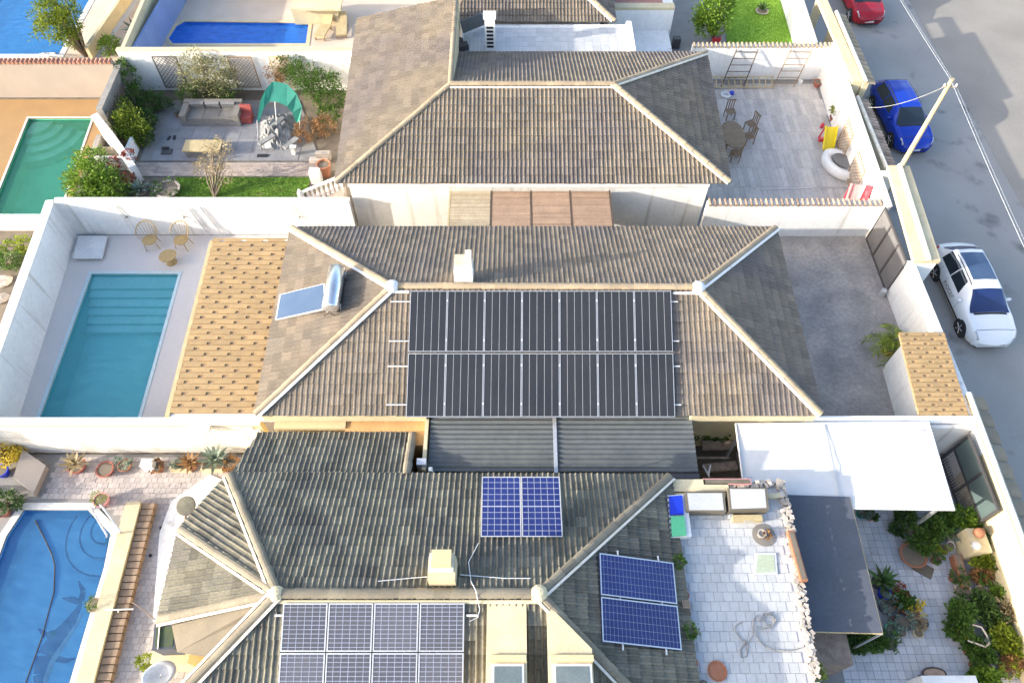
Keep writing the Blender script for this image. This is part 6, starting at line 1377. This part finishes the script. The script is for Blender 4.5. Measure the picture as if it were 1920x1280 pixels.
def cr(p, t):
    """uniform Catmull-Rom through p at t in 0..1"""
    n = len(p)-1; f = min(max(t, 0), 1)*n; i = min(int(f), n-1); f -= i
    a, b, c, d = p[max(i-1, 0)], p[i], p[i+1], p[min(i+2, n)]
    return .5*(2*b+(c-a)*f+(2*a-5*b+4*c-d)*f*f+(3*b-3*c+d-a)*f**3)
def ip(tab, s):
    for (s0, v0), (s1, v1) in zip(tab, tab[1:]):
        if s <= s1:
            f = (s-s0)/(s1-s0); f = f*f*(3-2*f); return v0+(v1-v0)*f
    return tab[-1][1]
class Car:
    def __init__(c, L, Wd, Hh, hood=.62, glass=(.1, .34, .6, .8)):
        c.L, c.W, c.H = L, Wd, Hh; g = glass
        # s from the tail (0) to the nose (1)
        c.top = [(0, .62*Hh), (.02, .66*Hh), (g[0]*.55, .72*Hh), (g[0]+.08, .97*Hh), (g[1]+.02, Hh), (g[2]-.06, .985*Hh), (g[2], .955*Hh), (g[3], hood*Hh*1.04), (.93, hood*Hh*.93), (.985, hood*Hh*.74), (1, hood*Hh*.6)]
        c.tw = [(0, .72), (.04, .74), (g[0]+.1, .6), (g[2]-.05, .61), (g[2], .62), (g[3], .76), (.93, .74), (1, .62)]
        c.w = [(0, .8), (.03, .9), (.12, .98), (.4, 1.0), (.75, 1.0), (.9, .96), (.97, .86), (1, .7)]
        c.sh = [(0, .56*Hh), (.05, .6*Hh), (.3, .6*Hh), (.7, .585*Hh), (g[3], hood*Hh*.93), (.95, hood*Hh*.82), (1, hood*Hh*.52)]
        c.bot = [(0, .24*Hh), (.1, .15*Hh), (.9, .14*Hh), (1, .2*Hh)]; c.g = g
    def P(c, s, t):
        """t 0 left sill .. .5 roof centre .. 1 right sill; nose towards -y"""
        u = t if t <= .5 else 1-t; sg = 1 if t <= .5 else -1
        w = ip(c.w, s)*c.W/2; sh = ip(c.sh, s); tp = ip(c.top, s); tw = ip(c.tw, s)*c.W/2; b = ip(c.bot, s)
        tp = max(tp, sh+.02)
        pr = [(w*.9, b), (w*.985, b+(sh-b)*.35), (w, b+(sh-b)*.7), (w*.965, sh), ((w*.965+tw)/2+.02, (sh+tp)/2+.02), (tw*.97, tp-.035), (tw*.6, tp+.0), (0, tp+.025)]
        x = cr([p[0] for p in pr], u*2); z = cr([p[1] for p in pr], u*2)
        bow = .05*c.L*(1-(abs(x)/(c.W/2))**2)*(1 if s > .9 else (-.5 if s < .06 else 0))*min(1, abs(s-.5)*2)
        k = max(0, (s-.9)/.1) if s > .9 else max(0, (.06-s)/.06)
        y = -(s-.5)*c.L-bow*k*.6+(0.035*c.L*(1-(1-(abs(x)/(c.W/2))**2)) if s > .97 else 0)*k
        return V(x*sg, y, z)
    def patch(c, s0, s1, t0, t1, off, n=8, m=6, shape=None):
        q = MB(); g = []
        for i in range(n+1):
            for j in range(m+1):
                f, h = i/n, j/m; s = s0+(s1-s0)*f; t = t0+(t1-t0)*h
                if shape: s, t = shape(f, h)
                e = .004; p = c.P(s, t); nn = (c.P(s, t+e)-c.P(s, t-e)).cross(c.P(s+e, t)-c.P(s-e, t))
                if nn.length > 0: nn.normalize()
                if nn.dot(p-V(0, p.y, c.H*.4)) < 0: nn = -nn
                g.append(p+nn*off)
        q.add(g, [(i*(m+1)+j, i*(m+1)+j+1, (i+1)*(m+1)+j+1, (i+1)*(m+1)+j) for i in range(n) for j in range(m)]); return q
def make_car(name, label, loc, rz, paint, L, Wd, Hh, hood, glass, roofglass=None, text=None, gm=None, z=0):
    t = thing(name, label, 'car', (0, 0, 0), None); c = Car(L, Wd, Hh, hood, glass); g = glass; gm = gm or M['glass_dark']
    q = MB(); n, m = 64, 40; vs = [c.P(i/n, j/m) for i in range(n+1) for j in range(m+1)]
    q.add(vs, [(i*(m+1)+j, i*(m+1)+j+1, (i+1)*(m+1)+j+1, (i+1)*(m+1)+j) for i in range(n) for j in range(m)])
    for i in (0, n): q.add([vs[i*(m+1)+j] for j in range(m+1)], [tuple(range(m+1))])
    q.build('body', paint, t, smooth=True)
    c.patch(0, 0, 0, 0, .007, 10, 12, lambda f, h: (g[2]+.012+(g[3]-g[2]-.02)*f, .345-.03*f+(.31+.06*f)*h)).build('windscreen', gm, t, True)
    c.patch(0, 0, 0, 0, .007, 6, 10, lambda f, h: (g[0]*.6+(g[0]*.5+.06)*f, .34+.32*h)).build('rear_window', gm, t, True)
    for sg in (0, 1):
        for a, b in ((g[0]+.07, .36), (.37, g[2]-.07)):
            f_ = lambda f, h, a=a, b=b: (a+(b-a)*f+(.05*(1-h) if b > .5 else 0)*f, (.232+.098*h) if sg == 0 else 1-(.232+.098*h))
            c.patch(0, 0, 0, 0, .006, 8, 4, f_).build('side_window', M['glass_dark'], t, True)
        for s in (g[0]+.15, .365, g[2]+.05):
            c.patch(s-.0012, s+.0012, .06 if sg == 0 else .94, .215 if sg == 0 else .785, .003, 1, 8).build('door_seam', M['rubber'], t)
        for s in (.27, .47):
            c.patch(s, s+.03, .185 if sg == 0 else .815, .197 if sg == 0 else .803, .02, 2, 1).build('door_handle', paint, t)
        x = 1 if sg == 0 else -1; p = c.P(g[2]+.055, .235 if sg == 0 else .765)
        MB().lathe(p+V(.1*x, 0, .04), [(.02, -.06), (.1, -.04), (.1, .05), (.03, .08)], 10, Matrix.Diagonal((1.1, .6, .9))).build('mirror', paint, t, True)
        c.patch(.925, .985, .24 if sg == 0 else .76, .31 if sg == 0 else .69, .006, 4, 4).build('headlight', M['lamp_glass'], t, True)
        c.patch(.005, .04, .2 if sg == 0 else .8, .29 if sg == 0 else .71, .006, 3, 3).build('tail_light', M['plastic_red'], t, True)
    c.patch(.915, .919, .3, .7, .003, 1, 12).build('bonnet_seam', M['rubber'], t)
    if roofglass: c.patch(0, 0, 0, 0, .006, 6, 8, lambda f, h: (roofglass[0]+(roofglass[1]-roofglass[0])*f, .385+.23*h)).build('roof_glass', M['collector'] if roofglass[2] is None else roofglass[2], t, True)
    c.patch(g[3]-.006, g[3]+.012, .37, .63, .009, 2, 10).build('wiper_cowl', M['rubber'], t)
    for tt in (.352, .648): c.patch(g[0]+.12, g[2]-.03, tt-.005, tt+.005, .014, 10, 1).build('roof_rail', M['metal_dark'], t)
    for tt in (.02, .94): c.patch(.24, .76, tt, tt+.04, .006, 8, 2).build('sill_trim', M['rubber'], t)
    yn = -L/2
    MB().box((0, yn+.02, Hh*.33), (Wd*.5, .05, Hh*.16)).build('grille', M['black'], t); MB().box((0, yn-.012, Hh*.27), (.5, .02, .11)).build('number_plate', M['plate'], t)
    MB().box((0, yn+.06, Hh*.16), (Wd*.62, .06, Hh*.06)).build('lower_intake', M['black'], t)
    MB().box((0, L/2-.06, Hh*.46), (.5, .04, .11)).build('number_plate', M['plate'], t)
    R0 = .345
    for sx in (1, -1):
        for y in (-L*.31, L*.29):
            Mr_ = Matrix.Rotation(R_(90)*sx, 3, 'Y'); ctr = V(sx*(Wd/2-.21), y, R0)
            w_ = MB().lathe(ctr, [(R0-.13, .0), (R0-.03, .0), (R0, .04), (R0, .19), (R0-.03, .225), (R0-.1, .228)], 20, Mr_).build('wheel', M['rubber'], t, True)
            rim = MB().lathe(ctr, [(R0-.1, .2), (R0-.11, .228), (R0-.16, .205), (.02, .212)], 20, Mr_)
            for k in range(5):
                a = k*2*math.pi/5; rim.tube([ctr+Mr_ @ V(.03*math.cos(a), .03*math.sin(a), .222), ctr+Mr_ @ V((R0-.11)*math.cos(a), (R0-.11)*math.sin(a), .222)], .022, 4)
            rim.build('rim', M['alu'], w_)
            MB().lathe(V(sx*(Wd/2-.19), y, R0), [(R0+.05, .1), (R0+.05, .188), (R0-.06, .19)], 20, Mr_).build('wheel_arch', M['rubber'], t)
    if text:
        cu = bpy.data.curves.new('lettering', 'FONT'); cu.body = text; cu.size = .42; cu.extrude = .002; cu.align_x = 'CENTER'; cu.align_y = 'CENTER'
        tmp = bpy.data.objects.new('tmp', cu); me = bpy.data.meshes.new_from_object(tmp); bpy.data.objects.remove(tmp); me.materials.clear(); me.materials.append(M['greywall'])
        o = bpy.data.objects.new('lettering', me); COL.objects.link(o); o.parent = t
        # on the right hand side of the car, seen from the houses: reads from the tail to the nose
        p = c.P(.46, .86); a = c.P(.46, .9); bb = c.P(.46, .8); up_ = (bb-a).normalized(); X = V(0, -1, 0); n_ = X.cross(up_).normalized()
        o.matrix_local = Matrix.Translation(p+n_*.012) @ Matrix((X, up_, n_)).transposed().to_4x4()
    t.location = (loc[0], loc[1], z); t.rotation_euler = (0, 0, rz); return t
make_car('parked_car', 'white car with dark lettering on its side parked by the central street wall', (19.2, 18.3), R_(1), M['car_white'], 4.85, 1.92, 1.62, .63, (.09, .3, .575, .77), (.2, .5, M['collector']), 'notar', M['glass_blue'], road_z(19.2))
make_car('parked_car', 'bright blue car parked behind the utility pole', (19.7, 29.75), R_(2), M['car_blue'], 4.7, 1.88, 1.56, .64, (.08, .3, .585, .77), None, None, M['glass_dark'], road_z(19.7))
make_car('parked_car', 'red car cut by the top edge of the street', (20.6, 40.6), R_(1), M['car_red'], 4.5, 1.85, 1.55, .63, (.08, .3, .585, .77), None, None, M['glass_dark'], road_z(20.6))
tag(MB().lathe(V(19.0, 10.6, road_z(19.0)+.003), [(.3, 0), (.3, .006), (.02, .008)], 18).build('manhole_cover', M['metal_dark']), 'dark round manhole cover in the road near the lower right', 'manhole cover')
